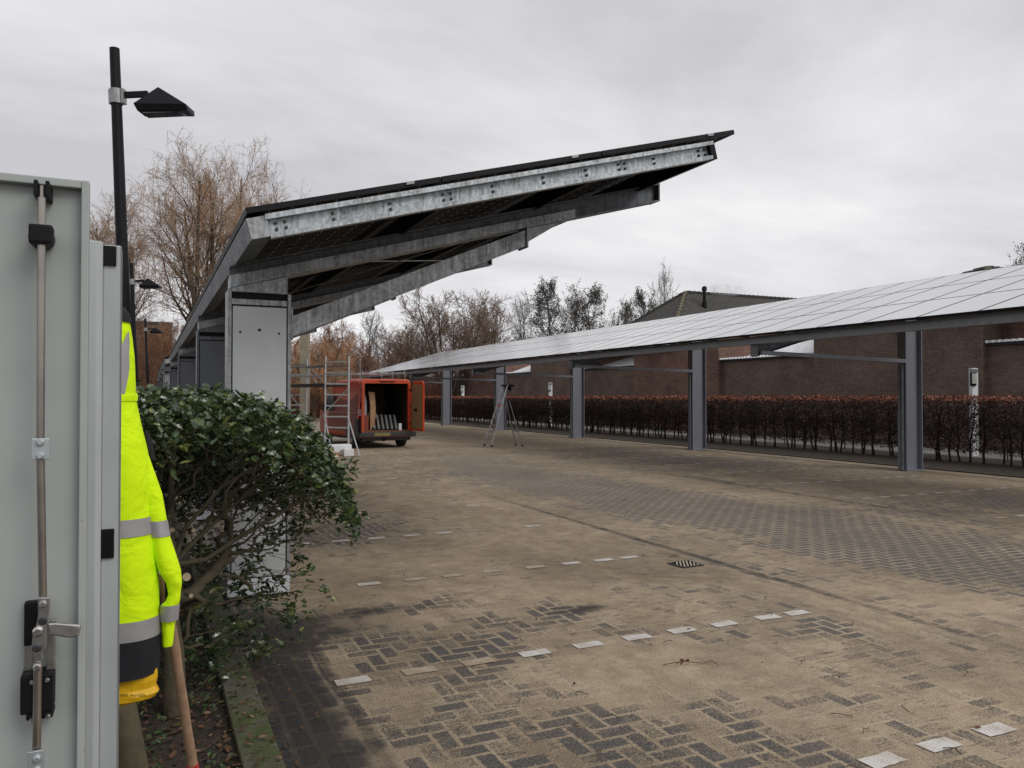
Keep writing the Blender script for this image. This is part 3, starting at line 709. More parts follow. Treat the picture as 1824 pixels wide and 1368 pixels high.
def shed(y0, L, lab):
    e = Root('brick_shed', (23.25, y0+L/2, 0))
    mb = MB(); mb.box((23.22, y0+.004, 0), (28.5, y0+L-.004, 3.24)); e.part(mb, 'wall', M['brick2'])
    # white corrugated roof that climbs towards the near house
    mb = MB(); n = int(L/.09); vs = []; fs = []
    a_, b_ = y0+.006, y0+L-.006
    mb.add([(23.0,a_,3.27),(23.0,b_,3.27),(23.9,b_,3.32),(23.9,a_,4.02),(28.4,b_,3.34),(28.4,a_,4.06),(28.4,a_,3.27),(28.4,b_,3.27)], [(0,1,2,3),(3,2,4,5),(0,3,5,6),(1,7,4,2),(5,4,7,6),(0,6,7,1)])
    rf = e.part(mb, 'roof', M['corr'])
    mb = MB(); 
    y = y0+.02
    while y < y0+L-.1:
        mb.tube([(22.98, y+.05, 3.30), (23.3, y+.05, 3.30)], .045, 8); y += .19
    e.part(mb, 'corrugated_edge', M['white'])
    mb = MB(); mb.box((23.12, y0+.01, 3.19), (23.21, y0+L-.01, 3.265)); e.part(mb, 'fascia', M['fascia'])
    # brick upstand behind the sheet
    mb = MB(); mb.box((28.55, y0+.01, 0), (29.2, y0+L-.01, 4.9)); e.part(mb, 'rear_wall', M['brick_orange'])
    return tag(e.e, lab, 'shed', 'low sheds with white roofs')
ys = [3.4, 15.6, 27.8, 40.0, 52.2]
hl = ['blank brown brick house block behind the hedge at the right edge of the view', 'blank brown brick house block directly behind the nearest right carport post',
      'brown brick house block standing behind the second carport post', 'brown brick house block behind the third carport post, by the stepladder side', 'farthest brown brick house block behind the hedge, near the van']
sl = ['low brick shed with white corrugated edge at the right border of the view', 'low brick shed with a white sloping roof between first and second carport posts', 'low brick shed with a white sloping roof just right of the third carport post', 'low brick shed with white roof just right of the fourth carport post', 'farthest low brick shed with white roof near the van door']
for i, y in enumerate(ys):
    h = house(y, M['brick'] if i % 2 == 0 else M['brick2'], '', ''); tag(h.e, hl[i], 'house', 'brown brick houses beyond the hedge')
    if i < 5: 
        pass
for i, y in enumerate([10.1, 22.3, 34.5, 46.7, 58.9]): shed(y, 5.5, sl[i])
def tile_mat():
    t = NT('dark_roof_tiles'); s = t.xyz(t.pos()); z = t.m1('FRACT', t.m1('DIVIDE', s[2], .165)); h = t.m1('FRACT', t.m1('DIVIDE', t.m1('ADD', s[0], s[1]), .30))
    n_ = t.noise(t.pos(), 5, 4, .65)
    c = t.ramp(n_, [(.3, (.036,.033,.029)), (.7, (.072,.067,.058))]); c = t.mix(t.mr(z, .0, .16, .9, 0), c, (.012,.011,.010))
    c = t.mix(t.mr(h, 0, .12, .5, 0), c, (.015,.014,.013)); t.set(c, .85); t.bump(z, .6, .04); return t.m
M['tile'] = tile_mat(); M['ridge'] = simple('mossy_ridge_tile', (.14,.125,.085), .9, 0, .5, 5)
def hiphouse(yc, za, ze, lab, xa=27.0, flue=True, xe=40):
    e = Root('hip_roof_house', (30, yc, 0)); hw = 4.4
    mb = MB(); mb.box((23.9, yc-hw+.5, 0), (xe-1, yc+hw-.5, ze+.1)); e.part(mb, 'wall', M['brick'])
    A = (xa, yc, za); B = (xe, yc, za); c = [(xa-hw, yc-hw, ze), (xe+2, yc-hw, ze), (xe+2, yc+hw, ze), (xa-hw, yc+hw, ze)]
    mb = MB(); mb.add([A, B]+c, [(0,1,3,2),(1,4,3),(1,0,5,4),(0,2,5),(2,3,4,5)]); r_ = e.part(mb, 'roof', M['tile'])
    mb = MB()
    def caps(p, q, n):
        p, q = Vector(p), Vector(q); d = (q-p)/n
        for i in range(n): a_ = p+d*i; mb.tube([a_-d*.08, a_+d*1.02], [.085, .125], 8)
    caps(A, c[0], 18); e.part(mb, 'hip_tiles', M['ridge'])
    mb = MB(); caps(A, c[3], 18); caps(A, B, 40); e.part(mb, 'ridge_tiles', M['tile'])
    if flue:
        p = Vector((xa+.35, yc-1.2, za-1.15)); mb = MB()
        mb.tube([p, p+Vector((0,0,1.1))], .085, 12); mb.tube([p+Vector((0,0,1.1)), p+Vector((0,0,1.16)), p+Vector((0,0,1.3)), p+Vector((0,0,1.36))], [.14,.15,.13,.05], 12); mb.tube([p+Vector((0,0,.1)), p+Vector((0,0,.5))], .13, 12)
        e.part(mb, 'flue_pipe', M['black_metal'])
    return tag(e.e, lab, 'house', 'houses with dark tiled hip roofs')
hiphouse(35.4, 7.42, 4.0, 'house with dark tiled hip roof and black smoking flue pipe above the right carport')
hiphouse(18.2, 6.20, 4.3, 'house whose tiled roof peak just shows above the carport panels at far right', flue=False)
# smoke from the flue
def smoke():
    bm = bmesh.new(); bmesh.ops.create_icosphere(bm, subdivisions=3, radius=1)
    for v in bm.verts: v.co = Vector((v.co.x*1.5, v.co.y*.6, v.co.z*.32+v.co.x*.02))+mn.noise_vector(v.co*2)*.08
    me = bpy.data.meshes.new('flue_smoke'); bm.to_mesh(me); bm.free(); o = bpy.data.objects.new('flue_smoke', me); col.objects.link(o)
    t = NT('thin_white_smoke'); nt = t.t; nt.nodes.remove(t.b); v = t.n('ShaderNodeVolumePrincipled'); v.inputs['Color'].default_value = (.9,.9,.92,1)
    d = t.mr(t.noise(t.pos(), 2.2, 4, .6, .5), .46, .72, 0, 1.6); t.L.new(d, v.inputs['Density'])
    out = [n_ for n_ in nt.nodes if n_.type == 'OUTPUT_MATERIAL'][0]; t.L.new(v.outputs[0], out.inputs['Volume'])
    me.materials.append(t.m); o.location = (28.6, 33.9, 7.45); tag(o, kind='stuff')
smoke()
# white lamp posts along the path
def white_post(x, y):
    e = empty('white_lamp_post', (x, y, 0), R(-8))
    mb = MB(); mb.box((-.10,-.06,0),(.10,.06,2.42)); mb.build('post', M['white'], e, bevel=.01)
    mb = MB(); mb.box((-.20,-.115,1.93),(-.005,-.062,2.30)); mb.build('lamp_frame', M['black'], e, bevel=.03)
    mb = MB(); mb.box((-.19,-.15,1.99),(-.035,-.116,2.27)); mb.build('lamp_lens', simple('frosted_lamp_cover', (.42,.43,.40), .3, 0, .1, 5), e, bevel=.012)
    mb = MB(); mb.box((-.17,-.09,2.31),(.08,-.04,2.40)); mb.build('bracket', M['galv'], e)
    return e
w0 = white_post(20.5, 14.2)
tag(w0, 'white lamp post behind the hedge right of the nearest carport post', 'lamp post', 'white lamp posts behind the hedge')
for (y, lab) in ((26.3, 'white lamp post half hidden at the left of the second carport post'), (39.1, 'white lamp post behind the hedge left of the third carport post'), (52.6, 'white lamp post behind the hedge between the fourth and fifth carport posts')):
    c = copy_tree(w0); c.location = (20.5, y, 0); tag(c, lab)
# far brick block on the left
q = at(262, 90, 0); e = Root('apartment_block', (q.x, q.y, 0))
mb = MB(); mb.box((q.x-3, q.y, 0), (q.x+2.6, q.y+12, 10)); e.part(mb, 'wall', M['brick_far'])
mb = MB()
for z in (2.2, 5.0, 7.8):
    for x in (-2, .2): mb.box((q.x+x, q.y-.03, z), (q.x+x+1.3, q.y-.002, z+1.3))
e.part(mb, 'window', M['glassd']); mb = MB(); mb.box((q.x-3.1, q.y-.1, 10), (q.x+2.7, q.y+12.1, 10.25)); e.part(mb, 'roof', M['fascia'])
tag(e.e, 'distant orange-brown brick block seen through the willow on the left', 'building')
# ------------------------------------------------------------------ bare trees
def tree_meshes(name, seed, H, spread=.45, clear=.22, leaders=1, counts=(9,6,5,4), droop=0.0, up=.25, twig_r=.012, twigmat='twig', barkmat='bark', leaves=0, hang=0, r0=None):
    rng = random.Random(seed); th = FB(); tg = FB(); hg = FB()
    r0 = r0 or H*.014
    leafs = []
    def rv(s): return Vector((rng.uniform(-s,s), rng.uniform(-s,s), rng.uniform(-s,s)))
    def grow(p, d, L, r, lev):
        n = (7, 5, 4, 3, 2)[lev]; pts = [p.copy()]; rad = [r]; dd = d.copy()
        for i in range(n):
            trop = up*.35 if lev < 3 else (up*.2-droop)
            dd = (dd+rv((.07,.20,.28,.34,.4)[lev])+Vector((0,0,trop))).normalized()
            p = p+dd*(L/n); pts.append(p.copy()); rad.append(max(r*(1-(i+1)/n*.75), twig_r*.55))
        if lev <= 2: th.tube(pts, rad, (8,6,4)[lev], cap=False)
        else: tg.tube(pts, rad, 3, cap=False)
        if hang and lev >= 3 and rng.random() < hang:
            q = pts[-1]; Lh = rng.uniform(.04,.11)*H; a = rng.uniform(0,6.28); o_ = Vector((math.cos(a), math.sin(a), 0))*Lh*.12
            hg.tube([q, q+o_+Vector((0,0,-Lh*.35)), q+o_*1.3+Vector((0,0,-Lh))], [twig_r*.8, twig_r*.7, twig_r*.4], 3, cap=False)
        if leaves and lev >= 3:
            for q in pts[1:]:
                for _ in range(leaves): leafs.append(q+rv(.18))
        if lev >= 4: return
        k = counts[lev]; lo = (clear, .18, .15, .12)[lev]
        for c in range(k):
            t = lo+(1-lo)*(c+rng.random()*.8)/k; t = min(t, .99); x = t*n; i = min(int(x), n-1)
            q = pts[i].lerp(pts[i+1], x-i); dl = (pts[i+1]-pts[i]).normalized()
            az = rng.uniform(0, 6.28) if lev else c*2.4+rng.uniform(-.4,.4)
            side = dl.orthogonal().normalized(); side = Matrix.Rotation(az, 3, dl) @ side
            ang = rng.uniform(.45,.95) if lev else rng.uniform(spread, spread+.45)
            nd = (dl*math.cos(ang)+side*math.sin(ang)).normalized()
            Lc = L*(rng.uniform(.42,.62) if lev else (1.05-t*.72)*rng.uniform(.42,.58)); 
            grow(q, nd, Lc, max(rad[i]*rng.uniform(.45,.62), twig_r), lev+1)
    if leaders == 1: grow(Vector((0,0,0)), Vector((0,0,1)), H*.92, r0, 0)
    else:
        th.tube([(0,0,0), (0,0,H*clear)], [r0*1.3, r0], 9, cap=False)
        for i in range(leaders):
            a = i*6.283/leaders+rng.uniform(-.4,.4); s = spread*rng.uniform(.5,1.1)
            grow(Vector((0,0,H*clear*.97)), Vector((math.cos(a)*s, math.sin(a)*s, 1)).normalized(), H*(.86-clear)*rng.uniform(.8,1.05), r0*.62, 0)
    t = empty(name)
    th.build('trunk', M[barkmat], t, smooth=True)
    c = tg.build('crown', M[twigmat], t)
    if hg.v: hg.build('hanging_twigs', M['twig_orange'], t)
    if leafs:
        lf = FB()
        for q in leafs: rnd_leaf(lf, q, rng.uniform(.08,.19), 1.4)
        lf.build('leaf_clumps', M['leaf_dark'], t)
    return t
def place(proto, u, Z, topv, H0, rz, lab, first, group, wide=1.0):
    o = proto if first else copy_tree(proto)
    z = HC+(706-topv)/F*Z; q = at(u, Z, 0); s = z/H0
    o.location = q; o.scale = (s*wide, s*wide, s); o.rotation_euler = (0, 0, rz)
    tag(o, lab, 'tree', group)
G = 'bare trees beyond the lane'
wl = tree_meshes('willow_tree', 11, 20, .30, .16, 4, (9,7,6,4), .05, .22, .012, 'twig_tan', 'bark', 0, .12, .36)
place(wl, 352, 58, 258, 19.2, 1.0, 'tall leafless willow with orange drooping twigs behind the nearest street lamp', True, None, 1.05)
place(wl, 462, 66, 280, 19.2, 3.3, 'second leafless orange-twigged willow rising just over the low corner of the left carport', False, None, .85)
place(wl, 205, 62, 340, 19.2, 5.1, 'lower leafless orange willow left of the nearest lamp pole, above the cabinet edge', False, None, .9)
wl2 = tree_meshes('willow_tree', 4, 9, .5, .1, 5, (8,6,5,4), .22, .1, .016, 'twig_tan', 'bark', 0, .4)
place(wl2, 560, 52, 590, 8.5, .4, 'small bright orange willow behind the scaffold tower', True, None, 1.1)
place(wl2, 292, 70, 560, 8.5, 2.4, 'small orange willow in front of the far brick block', False, None, 1.0)
b1 = tree_meshes('bare_tree', 21, 12, .45, .12, 6, (8,6,5,4), 0, .28, .016, 'twig', 'bark')
b2 = tree_meshes('bare_tree', 33, 12, .30, .18, 1, (13,6,5,4), 0, .34, .015, 'twig_grey', 'bark_dark')
b3 = tree_meshes('bare_tree', 45, 12, .35, .10, 4, (9,6,5,4), 0, .30, .017, 'twig_red', 'bark')
al = tree_meshes('alder_tree', 57, 12, .55, .12, 1, (16,6,5,3), 0, .12, .016, 'twig_grey', 'bark_dark', 2)
place(b1, 800, 62, 512, 11.8, 0, 'broadest leafless tree, olive brown, spreading above the far end of the right carport roof', True, G, 1.25)
place(b1, 735, 70, 556, 11.8, 2.1, 'leafless brown tree left of the broadest one, above the low end of the carport roof', False, G, 1.1)
place(b1, 868, 68, 508, 11.8, 4.0, 'leafless brown tree directly right of the broadest one', False, G, .9)
place(b2, 655, 74, 572, 11.6, 0, 'pale slender leafless tree above the red van', True, G, .9)
place(b2, 1024, 72, 538, 11.6, 1.2, 'pale leafless tree between the two dark alders', False, G, .9)
place(b2, 1186, 80, 498, 11.6, 2.2, 'tall thin leafless poplar-like tree just left of the hipped tiled roof', False, G, .42)
place(b2, 935, 72, 545, 11.6, 3.2, 'narrow leafless tree left of the tallest dark alder', False, G, .6)
place(b3, 600, 58, 568, 11.6, 0, 'red-brown leafless tree under the tip of the farthest left carport rafter', True, G, 1.1)
place(b3, 700, 80, 585, 11.6, 1.9, 'low red-brown leafless tree between the pale slender one and the carport roof', False, G, 1.2)
place(b3, 640, 66, 610, 11.6, 3.1, 'low red-brown leafless tree right behind the van roof', False, G, 1.3)
place(b3, 560, 70, 600, 11.6, 4.4, 'red-brown leafless tree behind the timber post', False, G, 1.2)
A_ = 'dark alders above the right carport roof'
place(al, 988, 60, 516, 11.8, 0, 'tallest dark alder with clumped dry leaves above the carport roof', True, A_, .78)
place(al, 1058, 62, 527, 11.8, 1.4, 'dark alder right of the tallest one', False, A_, .8)
place(al, 1112, 70, 552, 11.8, 2.3, 'small dark alder left of the hipped roof', False, A_, .55)
place(al, 1146, 76, 530, 11.8, 5.0, 'small dark alder touching the eaves line of the hipped roof', False, A_, .7)
place(al, 1868, 40, 456, 11.8, .8, 'dark tree whose twig tip enters at the right edge above the panels', False, A_, .55)
# thicket: nobody could count it
def thicket():
    mb = FB(); rng = random.Random(5)
    def clump(q, h, n, sp):
        for _ in range(n):
            a = rng.uniform(0, 6.28); s = rng.uniform(0, sp); p = Vector((q.x+rng.gauss(0,.7), q.y+rng.gauss(0,.7), 0)); pts = [p]
            hh = h*rng.uniform(.6,1.05); d = Vector((math.cos(a)*s, math.sin(a)*s, 1))
            for i in range(4):
                d = d+Vector((rng.uniform(-.2,.2), rng.uniform(-.2,.2), 0)); pts.append(pts[-1]+d.normalized()*hh/4)
            mb.tube(pts, [.03,.026,.02,.014,.007], 3, cap=False)
            for k in range(1, 5):
                for _2 in range(3):
                    t = pts[k]; dd = Vector((rng.uniform(-1,1), rng.uniform(-1,1), rng.uniform(.1,1))).normalized()*hh*rng.uniform(.08,.2)
                    mb.tube([t, t+dd*.5+Vector((0,0,.05)), t+dd+Vector((0,0,.15))], [.013,.010,.006], 3, cap=False)
    for i in range(300):
        u = rng.uniform(440, 900); Z = rng.uniform(54, 82)
        q = at(u, Z, 0)
        if 9.0 < q.x < 25 and q.y < 62: continue
        clump(q, rng.uniform(2.4, 5.2), 20, .5)
    for i in range(70):
        clump(Vector((rng.uniform(-48, -14), rng.uniform(30, 62), 0)), rng.uniform(3,6), 14, .5)
    for i in range(90):
        u = rng.uniform(205, 330); Z = rng.uniform(60, 80); clump(at(u, Z, 0), rng.uniform(3,6), 18, .5)
    tag(mb.build('thicket', M['twig_red']), kind='stuff')
thicket()
# ------------------------------------------------------------------ beech hedge on the right
def beech():
    X0, X1, Y0, Y1, H = 17.9, 18.75, 5.0, 58.0, 1.66
    e = Root('beech_hedge', (18.3, 30, 0)); rng = random.Random(9)
    st = FB(); y = Y0
    while y < Y1:
        x = rng.uniform(18.1, 18.5); p = Vector((x, y, 0)); pts = [p]
        for i in range(5): pts.append(pts[-1]+Vector((rng.uniform(-.05,.05), rng.uniform(-.06,.06), H*.17)))
        st.tube(pts, [.030,.026,.022,.018,.014,.01], 5, cap=False)
        for k in range(rng.randint(3, 6)):
            t = pts[rng.randint(1, 4)]; a = rng.uniform(0, 6.28); L = rng.uniform(.25,.5)
            st.tube([t, t+Vector((math.cos(a)*L*.5, math.sin(a)*L*.6, L*.3)), t+Vector((math.cos(a)*L*.7, math.sin(a)*L, L*.9))], [.012,.009,.006], 3, cap=False)
        y += rng.uniform(.12,.34)
    e.part(st, 'stems', M['hedge_twig'])
    tg = FB()
    for i in range(36000):
        y = Y0+(Y1-Y0)*rng.random()**1.25; z = rng.uniform(.28, 1.52)
        if z < .6 and rng.random() < .4: z += .4
        x = rng.uniform(X0, X1); a = rng.uniform(0, 6.28); L = rng.uniform(.10,.30); t = Vector((x, y, z))
        d = Vector((math.cos(a)*.6, math.sin(a), rng.uniform(-.2,1.1))).normalized()*L
        s = .0035+y*.00012
        tg.tube([t, t+d*.5+Vector((rng.uniform(-.02,.02), rng.uniform(-.02,.02), 0)), t+d], [s*1.3, s, s*.6], 3, cap=False)
    e.part(tg, 'twigs', M['hedge_twig'])
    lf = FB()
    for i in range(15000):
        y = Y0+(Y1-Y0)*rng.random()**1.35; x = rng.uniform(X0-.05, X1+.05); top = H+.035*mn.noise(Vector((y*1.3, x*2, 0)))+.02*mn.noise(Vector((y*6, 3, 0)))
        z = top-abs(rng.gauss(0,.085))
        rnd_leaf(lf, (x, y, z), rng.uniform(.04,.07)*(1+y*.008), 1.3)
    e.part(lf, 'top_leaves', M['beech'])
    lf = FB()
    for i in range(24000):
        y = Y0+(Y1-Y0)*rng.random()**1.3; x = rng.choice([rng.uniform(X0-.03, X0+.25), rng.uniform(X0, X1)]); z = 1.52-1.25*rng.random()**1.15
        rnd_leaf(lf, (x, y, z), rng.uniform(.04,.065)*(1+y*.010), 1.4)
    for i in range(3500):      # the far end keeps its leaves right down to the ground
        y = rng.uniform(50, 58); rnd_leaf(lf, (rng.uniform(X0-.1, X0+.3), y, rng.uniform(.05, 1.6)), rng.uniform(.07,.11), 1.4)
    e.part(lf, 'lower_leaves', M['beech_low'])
    tag(e.e, 'long clipped beech hedge with red-brown leaves along its top, behind the right carport posts', 'hedge')
beech()
e = Root('beech_hedge', (13, 60, 0)); lf = FB()
for i in range(9000):
    rnd_leaf(lf, (random.uniform(6, 18), random.choice([57.9, random.uniform(57.9, 58.9)]), random.uniform(.03, 1.75)), random.uniform(.08,.14), 1.4)
e.part(lf, 'leaves', leafmat('rusty_beech_leaves', [(0, (.07,.028,.02)), (.6, (.17,.06,.04)), (1, (.28,.12,.08))], .8, .2))
st = FB()
for i in range(60): x = 6+i*.2; st.tube([(x,58.4,0),(x+.05,58.4,1.6)], [.03,.012], 4)
e.part(st, 'stems', M['hedge_twig'])
tag(e.e, 'rusty brown beech hedge closing the far end of the lane beside the van door', 'hedge')
# wire fence behind the hedge
wf = empty('wire_fence', (19.3, 5, 0)); mb = MB()
for i in range(22): mb.tube([(0,i*2.5,0),(0,i*2.5,1.25)], .022, 6)
mb.build('fence_post', M['galv_dark'], wf)
mb = FB()
for z in (.1,.45,.85,1.22): mb.tube([(0,0,z),(0,52.5,z)], .004, 3)
y = 0
while y < 26: mb.tube([(0,y,.1),(0,y,1.22)], .0022, 3, cap=False); y += .10
mb.build('wire_mesh', M['galv_dark'], wf)
tag(wf, 'low wire fence just behind the stems of the long beech hedge', 'fence')
# ------------------------------------------------------------------ holly bushes
def holly_leaf(mb, p, s, rng, tilt=.9):
    rot = Matrix.Rotation(rng.uniform(0, 6.283), 4, 'Z') @ Matrix.Rotation(rng.uniform(-tilt, tilt), 4, 'X') @ Matrix.Rotation(rng.uniform(-tilt, tilt), 4, 'Y')
    T = Matrix.Translation(p) @ rot @ Matrix.Scale(s, 4)
    mid = [(-.5,0,0),(-.1,0,-.05),(.25,0,-.05),(.55,0,.05)]
    def side(k): return [(-.36,k*.14,.06),(-.24,k*.30,.14),(-.10,k*.17,.05),(.06,k*.31,.15),(.18,k*.15,.05),(.30,k*.24,.13),(.40,k*.07,.04)]
    a = side(1); b = side(-1)
    mb.add(mid+a+b, [(0,1,6,5,4),(1,2,8,7,6),(2,3,10,9,8),(0,11,12,13,1),(1,13,14,15,2),(2,15,16,17,3)], T)
def holly(name, trunk, ctr, rx, ry, nl, seed, low=(), targets=420, label='', zt=1.665, cuts=(), under=160, limbs=(), base_r=None, fill=0):
    rng = random.Random(seed); e = Root(name, trunk[0])
    th = FB(); tw = FB()
    P = []; par = []; dep = []
    def addp(p, pa): P.append(Vector(p)); par.append(pa); dep.append(0 if pa < 0 else dep[pa]+(P[-1]-P[pa]).length); return len(P)-1
    k = -1
    for p in trunk: k = addp(p, k)
    fork = k
    def ztop(x, y):
        r_ = math.hypot((x-ctr[0])/rx, (y-ctr[1])/ry)
        return zt-.62*min(max(0, (x-ctr[0])/rx), 1.1)**3.2-.16*min(r_, 1.1)**6+.035*mn.noise(Vector((x*5, y*5, seed)))
    T = []
    while len(T) < targets:
        a = rng.uniform(0, 6.28); r_ = math.sqrt(rng.random()); x = ctr[0]+rx*r_*math.cos(a); y = ctr[1]+ry*r_*math.sin(a)
        T.append((Vector((x, y, ztop(x, y)-abs(rng.gauss(.03,.08)))), True))
    while len(T) < targets+under:
        a = rng.uniform(0, 6.28); r_ = math.sqrt(rng.random())*.9; x = ctr[0]+rx*r_*math.cos(a); y = ctr[1]+.25+ry*r_*math.sin(a)
        T.append((Vector((x, y, rng.uniform(.80,1.38))), False))
    for (c, s, n) in low:
        for _ in range(n): T.append((Vector(c)+Vector((rng.gauss(0,s[0]), rng.gauss(0,s[1]), rng.gauss(0,s[2]))), rng.random() < .30))
    fp = P[fork]
    for lm in limbs:
        k2 = fork
        for p in lm: k2 = addp(p, k2)
    T.sort(key=lambda q: (q[0]-fp).length)
    tips = []
    for (q, leafy) in T:
        A = np.array([tuple(p) for p in P]); D = np.array(dep)
        d = np.linalg.norm(A-np.array(tuple(q)), axis=1)+.30*D+np.where(A[:,2] > q.z+.05, .5, 0); d[:max(fork-1, 0)] += 9
        j = int(np.argmin(d)); p0 = P[j]; L = (q-p0).length; n = max(2, int(L/.10)); kk = j
        bow = Vector((rng.uniform(-.1,.1), rng.uniform(-.1,.1), -rng.uniform(0,.12)))*L
        for i in range(1, n+1):
            t = i/n; kk = addp(p0.lerp(q, t)+bow*math.sin(math.pi*t)+Vector((rng.uniform(-1,1), rng.uniform(-1,1), rng.uniform(-1,1)))*.008, kk)
        if leafy: tips.append(kk)
    n = len(P); wgt = [0]*n; kidc = [[] for _ in range(n)]
    for i in range(n):
        if par[i] >= 0: kidc[par[i]].append(i)
    for i in range(n-1, -1, -1):
        wgt[i] += 0 if kidc[i] else 1
        if par[i] >= 0: wgt[par[i]] += wgt[i]
    rad = [min(.0017*(w_**.50), .034) for w_ in wgt]
    if base_r:
        for i in range(fork+1): rad[i] = max(rad[i], base_r*(1-.5*i/max(1, fork)))
    # chains
    main = [max(kc, key=lambda k_: wgt[k_]) if kc else -1 for kc in kidc]
    starts = [[0]]+[[i, c] for i in range(n) for c in kidc[i] if c != main[i]]
    for ch in starts:
        while main[ch[-1]] >= 0: ch.append(main[ch[-1]])
        if len(ch) < 2: continue
        rr = [rad[k_] for k_ in ch]; rr[0] = min(rr[0], rr[1]*1.15)
        mb = th if rr[0] > .008 else tw
        mb.tube([P[k_] for k_ in ch], rr, 8 if mb is th else 4, cap=False)
    tr = e.part(th, 'trunk', M['hbark'], smooth=True)
    e.part(tw, 'branches', M['hbark'])
    if cuts:
        mb = MB()
        for (p, d, r_) in cuts:
            p = Vector(p); d = Vector(d).normalized(); mb.cur = 0; mb.tube([p, p+d*.05], r_, 10); mb.cur = 1; mb.tube([p+d*.05, p+d*.052], r_*.93, 10)
        e.part(mb, 'pruned_stub', [M['hbark'], M['hcut']])
    lf = FB()
    for i in range(nl):
        if rng.random() < .5:
            k_ = rng.choice(tips); p = P[k_]+Vector((rng.gauss(0,.030), rng.gauss(0,.030), rng.gauss(0,.028)))
        else:
            a = rng.uniform(0, 6.28); r_ = rng.random()**.42; x = ctr[0]+rx*r_*math.cos(a); y = ctr[1]+ry*r_*math.sin(a)
            p = Vector((x, y, ztop(x, y)-abs(rng.gauss(0,.085))))
        holly_leaf(lf, p, rng.uniform(.034,.058), rng)
    for i in range(fill):
        p = Vector((rng.uniform(-.7, 1.0), rng.uniform(5.15, 6.45), 1.50-.62*rng.random()**1.5))
        if p.x > .52 and p.y > 6.3: continue
        holly_leaf(lf, p, rng.uniform(.034,.058), rng)
    e.part(lf, 'leaves', M['holly'])
    tag(e.e, label, 'bush', 'evergreen holly row in the planting bed')
    return e.e
hb = holly('holly_bush', [(.14,4.36,0),(.13,4.34,.35),(.10,4.33,.62),(.12,4.32,.80)], (.10,4.95), 1.08, 1.25, 19000, 3,
    low=[((.75,5.2,1.12),(.22,.22,.10),140),((.45,5.3,1.2),(.25,.25,.08),110),((.72,5.15,.60),(.13,.12,.22),120),((.45,5.0,.70),(.2,.2,.2),150),((.62,4.9,.28),(.16,.16,.10),70),((.95,5.2,1.02),(.12,.12,.12),90),((.3,4.8,.40),(.2,.2,.18),90)], targets=820,
    label='spreading dark green holly bush with bare lower branches, in front of the near carport column',
    cuts=[((.12,4.30,.98),(-.1,-1,.15),.013),((.20,4.33,.97),(.3,-1,.1),.012),((.17,4.30,.74),(.25,-1,.2),.022),((.18,4.29,.66),(.5,-1,-.1),.012)], under=900, base_r=.062, fill=9000,
    limbs=[[(.10,4.34,1.0),(.04,4.4,1.2),(-.1,4.5,1.4)],[(.18,4.36,.98),(.36,4.5,1.16),(.6,4.65,1.28),(.85,4.8,1.36)],[(.24,4.38,.92),(.45,4.5,1.08),(.66,4.62,1.20),(.9,4.8,1.26)],[(.11,4.42,1.0),(.12,4.7,1.2),(.15,5.1,1.4)],[(.28,4.40,.80),(.45,4.52,.88),(.7,4.8,.95),(.85,5.0,1.0)],[(.0,4.45,1.0),(-.2,4.8,1.2),(-.4,5.2,1.35)]])
hp = at(243, 3.0, 0)
h2 = holly('holly_bush', [(hp.x+.015,hp.y,0),(hp.x-.005,hp.y,.25),(hp.x-.03,hp.y,.45),(hp.x-.05,hp.y+.03,.62)], (-.50,3.95), .60, .62, 2600, 14, targets=140, base_r=.070,
    label='pale thick holly stem rising under the yellow bag, its crown hidden behind the jacket', under=20,
    limbs=[[(hp.x+.03,hp.y+.08,.62),(hp.x+.05,hp.y+.2,.85),(hp.x-.1,hp.y+.4,1.2)]])
for (dx, dy, rz, lab) in ((-.75,1.75,2.2,'dark holly bush next behind the spreading one, left of the near carport column'),(-.85,3.9,4.0,'farther holly bush in the row, below the second carport column'),(-1.15,-.2,1.0,'holly bush behind the cabinet in the row')):
    c = copy_tree(hb); c.location.x += dx; c.location.y += dy; c.rotation_euler.z = rz; c.scale = (1,1,.985); tag(c, lab)
